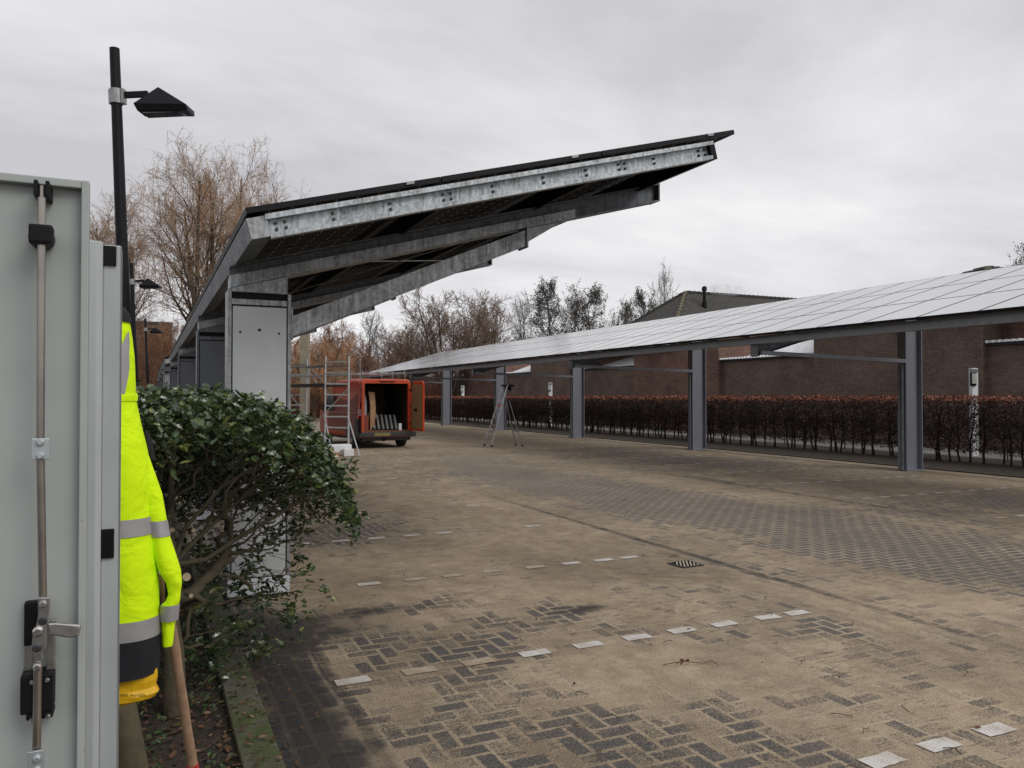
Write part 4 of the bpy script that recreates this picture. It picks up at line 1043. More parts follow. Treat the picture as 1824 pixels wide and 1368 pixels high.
# ------------------------------------------------------------------ red van, rear doors open
def van():
    q = at(689, 25.0, 0); root = empty('delivery_van', (q.x, q.y, 0), -TH+R(29))
    # local frame: rear face at y=0, nose towards +y, x to the right
    W, Hh = 1.92, 2.20
    def sec(y, top, w, wt, zb=.34, n=5):
        "closed outline, counter-clockwise seen from the rear"
        hw = w/2; ht = wt/2; r = .16
        pts = [(-hw+.04, zb), (hw-.04, zb), (hw, zb+.14), (hw, .95), (hw-.02, 1.15)]
        for i in range(n+1):
            a = i/n*math.pi/2; pts.append((ht-r+r*math.cos(a), top-r+r*math.sin(a)))
        for i in range(n+1):
            a = i/n*math.pi/2; pts.append((-(ht-r)-r*math.sin(a), top-r+r*math.cos(a)))
        pts += [(-hw+.02, 1.15), (-hw, .95), (-hw, zb+.14)]
        return [(x, y, z) for x, z in pts]
    S = [sec(0,Hh-.03,W-.04,1.62), sec(.05,Hh,W,1.66), sec(.8,Hh+.02,W,1.68), sec(2.6,Hh+.01,W,1.66), sec(3.15,Hh-.06,W,1.60), sec(3.55,1.72,W,1.5), sec(3.95,1.28,W-.03,1.62), sec(4.5,1.08,W-.10,1.58), sec(4.72,.92,W-.3,1.4)]
    mb = MB(); n = len(S[0])
    for s in S: mb.v += s
    for i in range(len(S)-1):
        for k in range(n):
            k2 = (k+1) % n; mb.f.append((i*n+k, i*n+k2, (i+1)*n+k2, (i+1)*n+k)); side = (k2 >= n-2 or k >= n-4)
            mb.mi.append(0)
    mb.f.append(tuple((len(S)-1)*n+k for k in range(n))); mb.mi.append(0)
    # rear frame ring: outer outline to door opening
    inner = []
    for (x, y, z) in S[0]:
        inner.append((max(-.73, min(.73, x*.90)), 0, max(.56, min(Hh-.14, z))))
    b = len(mb.v); mb.v += S[0]+inner
    for k in range(n): k2 = (k+1) % n; mb.f.append((b+k2, b+k, b+n+k, b+n+k2)); mb.mi.append(0)
    b2 = len(mb.v); mb.v += inner+[(x, .12, z) for x, y, z in inner]
    for k in range(n): k2 = (k+1) % n; mb.f.append((b2+k2, b2+k, b2+n+k, b2+n+k2)); mb.mi.append(0)
    mb.fixn = False
    body = mb.build('body', [M['van']], root)
    for p_ in body.data.polygons: p_.use_smooth = True
    # side skins darker with road dirt
    for sx, nm in ((-1, 'side_panel'), (1, 'side_panel')):
        mb = MB(); x = sx*(W/2+.003); mb.prism([(.10,.50),(3.2,.50),(3.3,1.0),(.10,1.0)], x-.004, x+.004, 'x')
        mb.prism([(.10,1.0),(3.25,1.0),(3.1,1.12),(.10,1.12)], x-.006, x+.001, 'x')
        o = mb.build(nm, M['van_side'], root)
    # upper side follows the lean of the wall
    for sx in (-1, 1):
        mb = MB(); mb.fixn = False
        lo = [(sx*(W/2-.010), y, 1.14) for y in (.10, 3.05)]; hi = [(sx*(.84), y, 1.86) for y in (.12, 2.85)]
        d = Vector((sx*.008, 0, .002)); v = [Vector(p)+d for p in (lo[0], lo[1], hi[1], hi[0])]
        mb.add(v, [(0,1,2,3) if sx > 0 else (3,2,1,0)]); mb.build('side_panel', M['van_side'], root)
    mb = MB(); mb.fixn = False
    mb.add([(-.70,3.20,1.93),(.70,3.20,1.93),(.76,3.90,1.34),(-.76,3.90,1.34)], [(0,1,2,3)]); mb.v = [(x, y+.02, z+.03) for x, y, z in mb.v]
    mb.build('windscreen', M['glassd'], root)
    for sx in (-1, 1):
        mb = MB(); x0 = sx*.972; mb.prism([(2.55,1.16),(3.62,1.16),(3.25,1.72),(2.6,1.72)], x0-.006 if sx > 0 else x0-.004, x0+.004 if sx > 0 else x0+.006, 'x')
        mb.build('side_window', M['glassd'], root)
        mb = MB(); mb.box((sx*1.0-.09, 3.45, 1.15), (sx*1.0+.09, 3.55, 1.42)); mb.build('mirror', M['black'], root, bevel=.02)
        mb = MB(); mb.box((sx*.70-.13, 4.60, .70), (sx*.70+.13, 4.70, .88)); mb.build('headlight', M['white'], root, bevel=.02)
    # cargo space
    mb = MB(); mb.fixn = False
    x, y1, z0, z1 = .80, 2.45, .56, Hh-.10
    mb.add([(-x,.02,z0),(x,.02,z0),(x,y1,z0),(-x,y1,z0),(-x,.02,z1),(x,.02,z1),(x,y1,z1),(-x,y1,z1)], [(4,5,6,7),(0,3,7,4),(1,5,6,2),(3,2,6,7)])
    mb.build('cargo_lining', M['van_in'], root)
    mb = MB(); mb.box((-.80,.0,.535),(.80,2.44,.562)); mb.build('cargo_floor', M['floorply'], root)
    mb = MB(); mb.box((-.80,2.40,.56),(.80,2.43,1.98)); mb.build('bulkhead', simple('khaki_bulkhead', (.06,.048,.03), .8, 0, .3, 3), root)
    # bumper and under-rear
    mb = MB(); mb.box((-.96,-.13,.36),(.96,.06,.53)); mb.box((-.80,.0,.24),(.80,.3,.36)); mb.build('rear_bumper', M['bumper'], root, bevel=.03)
    mb = MB(); mb.box((-.97,-.06,.36),(-.80,.30,.95)); mb.build('corner_cladding', M['bumper'], root, bevel=.03)
    mb = MB(); mb.box((-.45,-.136,.40),(.07,-.131,.50)); mb.build('number_plate', simple('dirty_number_plate', (.20,.17,.05), .5, 0, .3, 20), root)
    mb = MB(); mb.tube([(-.1,.1,.25),(-.1,-.14,.27)], .03, 10); mb.tube([(-.1,-.14,.27),(-.1,-.14,.36)], .025, 10); mb.build('tow_bar', M['black_metal'], root)
    for sx in (-1, 1):
        mb = MB(); mb.prism([(sx*.955,.95),(sx*.80,.95),(sx*.80,1.42),(sx*.90,1.42)], -.022, .02, 'y'); tl = mb.build('tail_light', M['taillight'], root, bevel=.008)
        mb = MB(); mb.prism([(sx*.945,1.04),(sx*.81,1.04),(sx*.81,1.24),(sx*.93,1.24)], -.026, -.02, 'y'); mb.build('reversing_lens', M['white'], tl)
    # wheels
    for (wx, wy) in ((-.80,.85),(.80,.85),(-.80,3.85),(.80,3.85)):
        we = MB(); we.tube([(wx-.11,wy,.32),(wx-.095,wy,.32),(wx+.095,wy,.32),(wx+.11,wy,.32)], [.29,.32,.32,.29], 28)
        w_ = we.build('wheel', M['rubber'], root, smooth=False)
        s = -1 if wx < 0 else 1
        MB().tube([(wx+s*.104,wy,.32),(wx+s*.118,wy,.32)], [.20,.17], 20).build('rim', M['alu_dull'], w_)
    for (wx, wy) in ((-.80,.85),(.80,.85)):
        s = -1 if wx < 0 else 1; mb = MB(); pts = [(wy+.40*math.cos(a), .32+.42*math.sin(a)) for a in [i*math.pi/14 for i in range(15)]]
        mb.prism(pts, s*.958, s*.974, 'x'); mb.build('wheel_arch', M['bumper'], root)
    # underside
    mb = MB(); mb.box((-.85,.1,.26),(.85,4.4,.36)); mb.build('underbody', M['black'], root)
    # doors
    # a hinged leaf must be one part with pieces below it
    def door_part(hx, ang, s, lab):
        w = .76; T = Matrix.Translation((hx, -.012, 0)) @ Matrix.Rotation(ang, 4, 'Z')
        poly = [(0,.55),(w*s,.55),(w*s,Hh-.14),(w*s*.92,Hh-.07),(.14*s,Hh-.07),(.05*s,1.7),(0,1.2)]
        mb = MB(); mb.prism(poly, -.05, .0, 'y', T); o = mb.build('rear_door', M['van'], root, bevel=.012); o['label'] = lab
        q1 = [(.07*s,.62),(w*s-.06*s,.62),(w*s-.06*s,Hh-.20),(.15*s,Hh-.16),(.09*s,1.5)]
        mb = MB(); mb.prism(q1, .001, .014, 'y', T); mb.build('door_lining', M['lining'], o)
        mb = MB(); mb.cbox((w*s*.45,.022,1.22),(.16,.016,.07), T); mb.build('door_latch', M['black'], o)
        mb = MB(); mb.cbox((w*s*.5,-.053,1.62),(w*.7,.006,.5), T); mb.build('door_window', M['glassd'], o)
    # door_part geometry: closed leaf lies in the rear plane, lining towards +y; positive angles swing it
    door_part(.80, R(100), -1, 'right rear door swung open, showing its brown hardboard lining')
    door_part(-.80, R(-106), 1, 'left rear door swung open, seen nearly edge on')
    for sx in (-1, 1):
        for z in (.78, 1.35, 1.85):
            mb = MB(); mb.box((sx*.82-.05, -.030, z-.035), (sx*.82+.05, .002, z+.035)); mb.build('door_hinge', M['black_metal'], root, bevel=.008)
    # roof rack
    mb = MB()
    for y in (.3, 1.4, 2.5):
        mb.tube([(-.72,y,Hh+.20),(.72,y,Hh+.20)], .018, 8)
        for sx in (-.72,.72): mb.tube([(sx,y,Hh-.04),(sx,y,Hh+.30)], .016, 8)
    for sx in (-.62,.62,.2,-.2): mb.tube([(sx,.1,Hh+.22),(sx,2.8,Hh+.22)], .014, 8)
    mb.build('roof_rack', M['alu_dull'], root)
    mb = MB(); mb.box((-.25,-.02,Hh-.10),(.25,-.001,Hh-.065)); mb.build('brake_light', M['black'], root)
    tag(root, 'orange-red delivery van seen from behind with both rear doors open and a roof rack', 'van')
    TV = Matrix.Translation(root.location) @ Matrix.Rotation(-TH+R(29), 4, 'Z')
    # load: things of their own
    def load(name, mbs, lab, cat, grp=None):
        o = mbs.build(name, M['alu_dull'] if name == 'slatted_rack' else M.get(name, M['white'])); tag(o, lab, cat, grp); return o
    e = empty('slatted_panel_pack', TV @ Vector((.05,.25,.565)), -TH+R(29)); T = Matrix.Translation((0,0,0)) @ Matrix.Rotation(R(-12), 4, 'Z') @ Matrix.Rotation(R(38), 4, 'X')
    mb = MB(); mb.box((-.42,.0,-.01),(.42,.72,.02), T); mb.build('backing', M['black'], e)
    for i in range(6): mb = MB(); x = -.38+i*.14; mb.box((x,.01,.021),(x+.065,.71,.06), T); mb.build('slat', M['alu_dull'], e)
    tag(e, 'dark pack with pale slats leaning on the cargo floor of the open van', 'panel pack')
    mb = MB(); mb.box((-.045,0,0),(.045,.09,.22), TV @ Matrix.Translation((.50,.10,.563))); load('white', mb, 'narrow white box on the van floor right of the slatted pack', 'box').name = 'white_box'
    mb = MB(); mb.prism([(-.70,.57),(-.48,.57),(-.50,1.5),(-.55,1.72),(-.72,1.75)], .5, .54, 'y', TV); o = mb.build('grey_sheet', simple('pale_grey_sheet', (.25,.27,.28), .7, 0, .3, 7)); tag(o, 'pale grey sheet standing on edge inside the van at its left wall', 'sheet')
    mb = MB(); mb.prism([(-.40,.57),(-.26,.57),(-.22,1.3),(-.26,1.78),(-.46,1.80),(-.40,1.4)], .42, .50, 'y', TV); o = mb.build('wooden_board', simple('light_wood_board', (.34,.20,.11), .7, 0, .25, 7)); tag(o, 'light wooden board standing upright inside the van', 'board')
    mb = MB(); mb.box((-.62,.3,.57),(-.50,.6,1.05), TV); o = mb.build('red_case', M['van_side']); tag(o, 'dark red case at the left inside the van doorway', 'case')
    mb = MB(); mb.box((-.28,.75,.9),(.02,1.1,1.12), TV @ Matrix.Rotation(R(8), 4, 'Z')); o = mb.build('cardboard_box', simple('brown_cardboard', (.26,.17,.10), .8, 0, .15, 8)); tag(o, 'brown cardboard box on top of the load deep inside the van', 'box')
    mb = MB(); mb.box((-.25,.8,.57),(.7,1.5,.9), TV); o = mb.build('tool_chest', M['black_metal'], bevel=.01); tag(o, 'low dark chest behind the slatted pack inside the van', 'chest')
    return root
van()
# ------------------------------------------------------------------ stepladder
def ladder():
    a = at(862.5, 26.3, 0); b = at(875, 25.7, 0); c = at(919, 26.2, 0); d = at(931, 25.9, 0)
    t1 = at(897, 26.2, 2.03); t2 = at(904, 25.9, 2.03)
    e = Root('stepladder', ((a.x+d.x)/2, (a.y+d.y)/2, 0))
    for p, t in ((a, t1), (b, t2)):
        mb = MB(); mb.tube([p, t], .026, 4); e.part(mb, 'stile', M['alu'])
        mb = MB(); mb.tube([p, p+(t-p)*.03], .035, 6); e.part(mb, 'foot_cap', M['black'])
    for i in range(1, 8):
        k = i/8.6; p, q = a.lerp(t1, k), b.lerp(t2, k); mb = MB(); dv = Vector((.03,.01,0)); mb.tube([p, q], .030, 4); e.part(mb, 'tread', M['alu_dull'])
    tr1, tr2 = t1.lerp(at(905,26.1,1.5), .7), at(907, 26.0, 1.55)
    for p, t in ((c, at(901,26.2,1.52)), (d, at(907,26.0,1.52))):
        mb = MB(); mb.tube([p, t], .018, 6); e.part(mb, 'rear_leg', M['alu_dull'])
        mb = MB(); mb.tube([p, p+(t-p)*.04], .03, 6); e.part(mb, 'foot_cap', M['black'])
    mb = MB(); k = .32; mb.tube([c.lerp(at(901,26.2,1.52), k), d.lerp(at(907,26.0,1.52), k)], .014, 6); e.part(mb, 'rear_brace', M['alu_dull'])
    mb = MB(); m_ = (t1+t2)/2+Vector((.06,-.02,-.02)); mb.cbox(m_, (.34,.30,.06)); mb.cbox(m_+Vector((.02,0,-.10)), (.16,.22,.14)); e.part(mb, 'top_platform', M['black'], bevel=.01)
    mb = MB(); p, q = a.lerp(t1, .66), b.lerp(t2, .66); mb.tube([p+Vector((.02,0,0)), q+Vector((.02,0,0))], .035, 4); e.part(mb, 'red_tread_end', M['red'])
    tag(e.e, 'aluminium stepladder with black top standing open on the lane before the fourth carport post', 'stepladder')
ladder()
# ------------------------------------------------------------------ scaffold tower
def scaffold():
    B = at(621, 22.8, 0); A = at(579.5, 23.0, 0); off = (at(546.5, 24.6, 0)-B)
    e = Root('scaffold_tower', ((A.x+B.x)/2, (A.y+B.y)/2, 0))
    top = 2.82; fr = [(A, B), (A+off, B+off)]
    def pz(p, z): return Vector((p.x, p.y, z))
    for n_, (p, q) in enumerate(fr):
        mb = MB(); 
        for r_ in (p, q): mb.tube([pz(r_, .22), pz(r_, top)], .030, 10)
        for i in range(8):
            z = .42+i*.318; mb.tube([pz(p, z), pz(q, z)], .026 if i != 5 else .032, 8)
        e.part(mb, 'end_frame', M['alu'])
        for r_ in (p, q):
            mb = MB(); mb.tube([pz(r_, .22), pz(r_, .17)], .022, 8); mb.tube([pz(r_, .09)+Vector((-.02,0,0)), pz(r_, .09)+Vector((.02,0,0))], .085, 16); e.part(mb, 'castor', M['black'])
    for z, m in ((2.55,'alu_dull'),(2.27,'alu'),):
        for k in (0, 1):
            p, q = fr[0][k], fr[1][k]; mb = MB(); mb.tube([pz(p, z), pz(q, z)], .022, 8); e.part(mb, 'guard_rail', M[m])
    mb = MB(); p, q, r_, s = [pz(v, 0) for v in (A, B, B+off, A+off)]
    c = (p+q+r_+s)/4; sh = lambda v, z: pz(c+(v-c)*.93, z)
    zs = 1.93; mb.add([sh(v, zs) for v in (p,q,r_,s)]+[sh(v, zs+.10) for v in (p,q,r_,s)], [(3,2,1,0),(4,5,6,7),(0,1,5,4),(1,2,6,5),(2,3,7,6),(3,0,4,7)]); e.part(mb, 'platform', M['ply'])
    for (k, z0, z1) in ((0,.42,1.9),(1,1.9,.5)):
        mb = MB(); mb.tube([pz(fr[0][k], z0), pz(fr[1][k], z1)], .019, 8); e.part(mb, 'diagonal_brace', M['alu'])
    mb = MB(); mb.tube([pz(A, 2.0), pz(A+off*.35, 2.5)], .018, 8); e.part(mb, 'diagonal_brace', M['alu'])
    mb = MB(); mb.tube([pz(B+off, 2.5), pz(B+off*.75, 2.05)], .018, 8); e.part(mb, 'diagonal_brace', M['alu'])
    for v, w_ in ((B, at(640,21.6,0)), (A, at(592,21.9,0))):
        mb = MB(); mb.tube([pz(v, 1.0), pz(w_, .06)], .020, 8); mb.tube([pz(w_, .06), pz(w_, .02)], .045, 10); e.part(mb, 'outrigger', M['alu'])
    tag(e.e, 'aluminium mobile scaffold tower with dark plywood deck beside the red van', 'scaffold tower')
scaffold()
# things at the foot of the scaffold
def foot_stuff():
    q = at(606, 21.9, 0); mb = MB(); mb.box((q.x-.30, q.y-.16, .10), (q.x+.30, q.y+.16, .32)); o = mb.build('white_foam_block', M['white'], bevel=.04); tag(o, 'white foam block lying at the foot of the scaffold tower', 'foam block')
    q = at(597, 21.4, 0); e = empty('paint_bucket', (q.x, q.y, .006)); MB().tube([(0,0,0),(0,0,.20)], [.085,.10], 18).build('pail', M['white'], e)
    MB().tube([(0,0,.045),(0,0,.125)], [.0895,.0955], 18).build('pail_label', simple('orange_brown_pail_label', (.45,.20,.06), .5, 0, .2, 20), e)
    tag(e, 'small white bucket with an orange band in front of the white foam block', 'bucket')
    q = at(620, 21.7, 0); mb = MB(); mb.box((q.x-.14,q.y-.14,.006),(q.x+.14,q.y+.14,.20)); o = mb.build('white_crate', M['white'], bevel=.02); tag(o, 'small white crate under the right leg of the scaffold tower', 'crate')
foot_stuff()
q = at(543, 27.5, 0); mb = MB(); mb.box((-.15,-.12,0),(.15,.12,4.4)); mb.box((-.17,-.14,4.4),(.17,.14,4.45)); o = mb.build('timber_post', M['oldpost'], bevel=.01, loc=q); o.rotation_euler = (0,0,-TH); tag(o, 'thick weathered pale post rising behind the scaffold tower', 'post')
q = at(641, 60, 0); e = empty('street_light', q, -TH); MB().tube([(0,0,0),(0,0,4.9)], [.06,.045], 8).build('pole', M['galv_light'], e)
mb = MB(); mb.tube([(0,0,4.9),(-.3,0,5.05)], .03, 6); mb.cbox((-.75,0,5.06),(1.0,.28,.14)); mb.build('lamp_head', M['white'], e, bevel=.03); tag(e, 'far pale street light with a flat white head among the trees above the van', 'street light')
# ------------------------------------------------------------------ utility cabinet
def cabinet():
    rt = Root('utility_cabinet', (-.55, 2.0, 0))
    # open door leaf nearest the camera: inner face towards us
    DY = 1.585
    def ux(u, y):
        r_ = (u-912)/F; return y*(sT+r_*cT)/(cT-r_*sT)
    def zd(v, x, y): return HC+(706-v)/F*(x*sT+y*cT)
    xr = ux(157.5, DY); xl = xr-.82; TS = Matrix.Translation((xr, DY, 0)) @ Matrix.Rotation(R(-1.2), 4, 'Z') @ Matrix.Translation((-xr, -DY, 0))
    zt = zd(326, xr, DY)
    mb = MB(); mb.box((xl, DY, .10), (xr-.004, DY+.004, zt-.004)); 
    mb.box((xr-.012, DY-.022, .10), (xr, DY+.004, zt)); mb.box((xl, DY-.020, zt-.014), (xr-.012, DY+.004, zt+.0))
    door = rt.part(mb, 'door', M['cab'], bevel=.003)
    # lock rod, in front of the leaf
    RY = DY-.050
    def rp(u, v, y=RY): x = ux(u, y); return Vector((x, y, zd(v, x, y)))
    def sub(mb, name, m, **kw):
        o = mb.build(name, m, **kw); o.parent = door; o.data.transform(rt.inv); return o
    px = 1400/1.45
    def PX(n): return n/px
    mb = MB(); mb.tube([rp(71,330), rp(72,560), rp(73,795)], .0062, 14, ); sub(mb, 'lock_rod', M['rod'])
    mb = MB(); mb.tube([rp(73,800), rp(80,1075)], .0064, 14); sub(mb, 'lock_rod', M['rod'])
    mb = MB(); mb.tube([rp(72,1185), rp(71,1360)], .0066, 14); sub(mb, 'lock_rod', M['rod'])
    mb = MB(); mb.tube([rp(71,1330), rp(71,1480)], .0066, 14); sub(mb, 'lock_rod', M['rod'])
    def plate(u, v0, v1, w_, th=.004, dy=-.010, m='zinc', name='coupling_plate'):
        a, b = rp(u, v0), rp(u, v1); mb = MB(); mb.box((a.x-w_/2, a.y+dy-th, b.z), (a.x+w_/2, a.y+dy, a.z)); return sub(mb, name, M[m], bevel=.0015)
    plate(74.5, 780, 818, .0255); plate(72, 1327, 1372, .0245)
    def screw(u, v, r_=.0065, dy=-.014, m='zinc', name='rivet'):
        p = rp(u, v); mb = MB(); mb.tube([p+Vector((0,dy+.008,0)), p+Vector((0,dy-.003,0)), p+Vector((0,dy-.006,0))], [r_, r_, r_*.6], 14); sub(mb, name, M[m])
    screw(74,787,.0062); screw(74.5,811,.0062); screw(74,1340,.006); screw(74,1360,.006)
    # top guide bracket and rubber roller
    p = rp(71, 326); mb = MB(); mb.box((p.x-.011, RY-.010, p.z-.022), (p.x-.005, DY-.001, p.z+.004)); mb.box((p.x+.006, RY-.010, p.z-.022), (p.x+.012, DY-.001, p.z+.004)); mb.box((p.x-.005, RY+.010, p.z-.014), (p.x+.006, DY-.001, p.z-.004)); sub(mb, 'guide_bracket', M['black'], bevel=.001)
    p = rp(73, 418); mb = MB(); mb.box((p.x-.019, RY-.016, p.z-.016), (p.x+.016, RY+.020, p.z+.016)); mb.tube([(p.x-.004, RY+.012, p.z), (p.x-.004, DY-.001, p.z)], .019, 20); sub(mb, 'rod_guide', M['black'], bevel=.004)
    # lock case, cam lever and handle
    p = rp(62, 1112); mb = MB(); mb.box((p.x-.016, DY-.022, rp(62,1262).z+.10), (p.x+.016, DY-.001, rp(62,1078).z)); sub(mb, 'lock_case', M['black'], bevel=.003)
    p = rp(74, 1180); mb = MB(); mb.box((p.x-.025, DY-.020, rp(74,1200).z), (p.x-.013, DY-.006, rp(74,1135).z)); mb.box((p.x+.008, DY-.030, rp(74,1200).z), (p.x+.022, DY-.018, rp(74,1110).z)); sub(mb, 'lock_plate', M['steel'], bevel=.002)
    a, b = rp(72, 1200), rp(72, 1282); mb = MB(); mb.box((a.x-.026, RY+.004, b.z+.012), (a.x+.022, DY-.001, a.z)); mb.box((a.x-.018, RY+.008, b.z), (a.x+.022, DY-.001, b.z+.012)); sub(mb, 'lower_guide_block', M['black'], bevel=.004)
    for (u, v) in ((61,1214),(88,1210),(62,1281),(90,1274)): screw(u, v, .0042, .006, 'steel', 'screw')
    # cranked cam: outline in the door plane
    cam = [(71,1062),(93,1062),(92,1085),(91,1104),(88,1112),(87,1150),(80,1162),(82,1168),(80,1176),(66,1176),(64,1166),(60,1156),(63,1130),(68,1118),(72,1095)]
    mb = MB(); mb.prism([(ux(u, RY-.012), rp(u, v, RY-.012).z) for u, v in cam], RY-.016, RY-.010, 'y'); sub(mb, 'cam_lever', M['steel'], bevel=.0015)
    for (u, v, r_, m) in ((82,1070,.006,'steel'),(82,1099,.0072,'bolt'),(74,1118,.0085,'steel'),(72,1146,.0072,'bolt'),(73,1180,.0066,'steel')): screw(u, v, r_, -.016, m, 'cam_bolt')
    hb_ = [(90,1107),(104,1106),(128,1108),(147,1110),(148,1118),(144,1130),(128,1133),(112,1131),(100,1128),(92,1129)]
    mb = MB(); mb.prism([(ux(u, RY-.018), rp(u, v, RY-.018).z) for u, v in hb_], RY-.024, RY-.017, 'y'); sub(mb, 'handle', M['steel'], bevel=.0028)
    # cabinet frame edge further back
    FY = 2.0
    xf = ux(215, FY); x1 = ux(182, FY); x0 = ux(160, FY); zf = zd(437, xf, FY)
    mb = MB()
    mb.box((x1, FY+.0, .05), (xf, FY+.03, zf)); mb.prism([(x0-.55, FY-.028), (x1-.010, FY-.028), (x1, FY-.018), (x1, FY+.02), (x0-.55, FY+.02)], .05, zf+.003, 'z'); mb.box((xf-.006, FY+.0, .05), (xf, FY+.06, zf))
    rt.part(mb, 'door_frame', M['cab2'], bevel=.004)
    mb = MB(); mb.box((-1.5, FY+.031, 0), (xf-.16, FY+.34, zf-.02)); rt.part(mb, 'body', M['cab2'], bevel=.004)
    mb = MB(); mb.box((xl, DY+.004, .1), (xl+.02, FY+.03, zt-.05)); rt.part(mb, 'hinge_side', M['cab'])
    for (v0, v1) in ((437, 474), (939, 992)):
        xa, xb = ux(180.5, FY-.004), ux(205.5, FY-.004); mb = MB(); mb.box((xa, FY-.006, zd(v1, xb, FY)), (xb, FY-.0005, zd(v0, xb, FY)-.002)); rt.part(mb, 'striker_pad', M['black'], bevel=.0015)
    tag(rt.e, 'grey metal utility cabinet at the left edge, open door showing lock rods and handle', 'cabinet')
    return ux
ux = cabinet()
# ------------------------------------------------------------------ jacket hung behind the cabinet
def jacket():
    C0 = at(170, 2.3, 0); base = Vector((C0.x, C0.y, .9)); rt = Root('work_jacket', base)
    rx_ = Vector((cT, -sT, 0)); ry_ = Vector((sT, cT, 0)); Zc = 2.3; k = Zc/F
    zz = lambda v: HC+(706-v)*k
    # right outline of the body, from the photograph's own proportions
    prof = [(548,214),(556,222),(575,228),(600,232),(640,236),(690,237),(700,236),(706,238),(712,237),(760,247),(800,257),(850,267),(900,268),(930,270),(980,276),(1040,281),(1100,283),(1150,283),(1192,280)]
    def edge(v):
        for (a, b), (c, d) in zip(prof, prof[1:]):
            if a <= v <= c: return b+(d-b)*(v-a)/(c-a)
        return prof[0][1] if v < prof[0][0] else prof[-1][1]
    rng = random.Random(2)
    def loft(mb, v0, v1, off=0.0, cu=168, n=40, steps=None, front=.11, close=False):
        steps = steps or max(2, int((v1-v0)/9)); rows = []
        for i in range(steps+1):
            v = v0+(v1-v0)*i/steps; hw = (edge(v)-cu)*k+off; dp = front*(.45+.55*min(1, (v-540)/260))+off
            row = []
            for j in range(n):
                a = 2*math.pi*j/n; z = zz(v)
                fold = 1+.045*math.sin(a*5+z*3.1+.8*math.sin(z*7))*min(1, max(0, (v-700)/200))*(1-abs(math.cos(a))**8)+.012*mn.noise(Vector((math.cos(a)*3, math.sin(a)*3, z*9)))
                px_ = hw*math.copysign(abs(math.cos(a))**.80, math.cos(a)); py_ = dp*math.sin(a)*fold
                P_ = Vector((C0.x, C0.y, z))+rx_*((cu-170)*k+px_)+ry_*py_; row.append(P_)
            rows.append(row)
        b = len(mb.v); 
        for r_ in rows: mb.v += [tuple(p) for p in r_]
        for i in range(steps):
            for j in range(n): j2 = (j+1) % n; mb.f.append((b+i*n+j, b+(i+1)*n+j, b+(i+1)*n+j2, b+i*n+j2)); mb.mi.append(0)
        return mb
    mb = MB(); loft(mb, 556, 1128); rt.part(mb, 'jacket_body', M['hivis'], smooth=True)
    mb = MB(); loft(mb, 700, 714, .004, steps=4); rt.part(mb, 'waist_seam', M['hivis'], smooth=True)
    mb = MB(); loft(mb, 1122, 1194, .003, steps=9); rt.part(mb, 'dark_hem', M['navy'], smooth=True)
    mb = MB(); loft(mb, 546, 574, .006, steps=5); 
    o = rt.part(mb, 'collar', M['navy'], smooth=True)
    for (a, b) in ((919,949),(1094,1128)):
        mb = MB(); n0 = 0
        loft(mb, a, b, .0035, steps=4); rt.part(mb, 'reflective_band', M['reflect'], smooth=True)
    # slanting shoulder band on the upper part
    def front(u, v, lift=.012):
        hw = (edge(v)-168)*k; t = max(-1, min(1, (u-168)*k/hw)); dp = .11*(.45+.55*min(1, (v-540)/260))
        a = math.acos(math.copysign(abs(t)**1.25, t)); return Vector((C0.x, C0.y, zz(v)))+rx_*((u-170)*k)-ry_*(dp*math.sin(a)+lift)
    mb = MB(); mb.fixn = False; L = [(232,592),(230,612),(226,632),(220,650),(216,665),(213,690),(213,702)]; Rr = [(233,592),(234,612),(235,632),(236,650),(236,668),(235,690),(234,702)]
    mid_ = [((a[0]+b[0])/2, a[1]) for a, b in zip(L, Rr)]
    vs = [front(*p, .016) for p in L]+[front(*p, .018) for p in mid_]+[front(*p, .012) for p in Rr]; n = len(L)
    mb.add(vs, [(i+o_, i+1+o_, n+i+1+o_, n+i+o_) for i in range(n-1) for o_ in (0, n)]); rt.part(mb, 'shoulder_band', M['reflect'], smooth=True)
    # sleeve: centre line and half widths read off the photo, a little nearer than the body
    sl = [(812,250,8),(850,258,13),(883,266,16),(920,272,17),(950,277,17),(985,286,19),(1018,298,18),(1039,306,13),(1060,307,10),(1072,304,12),(1080,298,15),(1105,298,14),(1112,296,11),(1149,295,9),(1153,295,8)]
    def sleeve(mb, pts, off=0, n=22, dz=.025):
        rows = []
        for (v, u, w_) in pts:
            row = []; 
            for j in range(n):
                a = 2*math.pi*j/n; wr = 1+.07*math.sin(a*3+v*.05)+.05*mn.noise(Vector((math.cos(a)*2, math.sin(a)*2, v*.02)))
                row.append(Vector((C0.x, C0.y, zz(v)))+rx_*((u-170)*k+(w_*k+off)*math.cos(a))+ry_*(dz+(w_*k*1.1+off)*math.sin(a)*wr))
            rows.append(row)
        b = len(mb.v)
        for r_ in rows: mb.v += [tuple(p) for p in r_]
        for i in range(len(rows)-1):
            for j in range(n): j2 = (j+1) % n; mb.f.append((b+i*n+j, b+(i+1)*n+j, b+(i+1)*n+j2, b+i*n+j2)); mb.mi.append(0)
        return mb
    def interp(v):
        for (a, b, c), (d, e_, f) in zip(sl, sl[1:]):
            if a <= v <= d: t = (v-a)/(d-a); return (v, b+(e_-b)*t, c+(f-c)*t)
    fine_ = [interp(v) for v in range(812, 1153, 5)]+[sl[-1]]
    mb = MB(); sleeve(mb, fine_); rt.part(mb, 'sleeve', M['hivis'], smooth=True)
    for (a, b) in ((928,956),(1078,1106)):
        mb = MB(); sleeve(mb, [interp(a), interp((a+b)/2), interp(b)], .003); rt.part(mb, 'sleeve_band', M['reflect'], smooth=True)
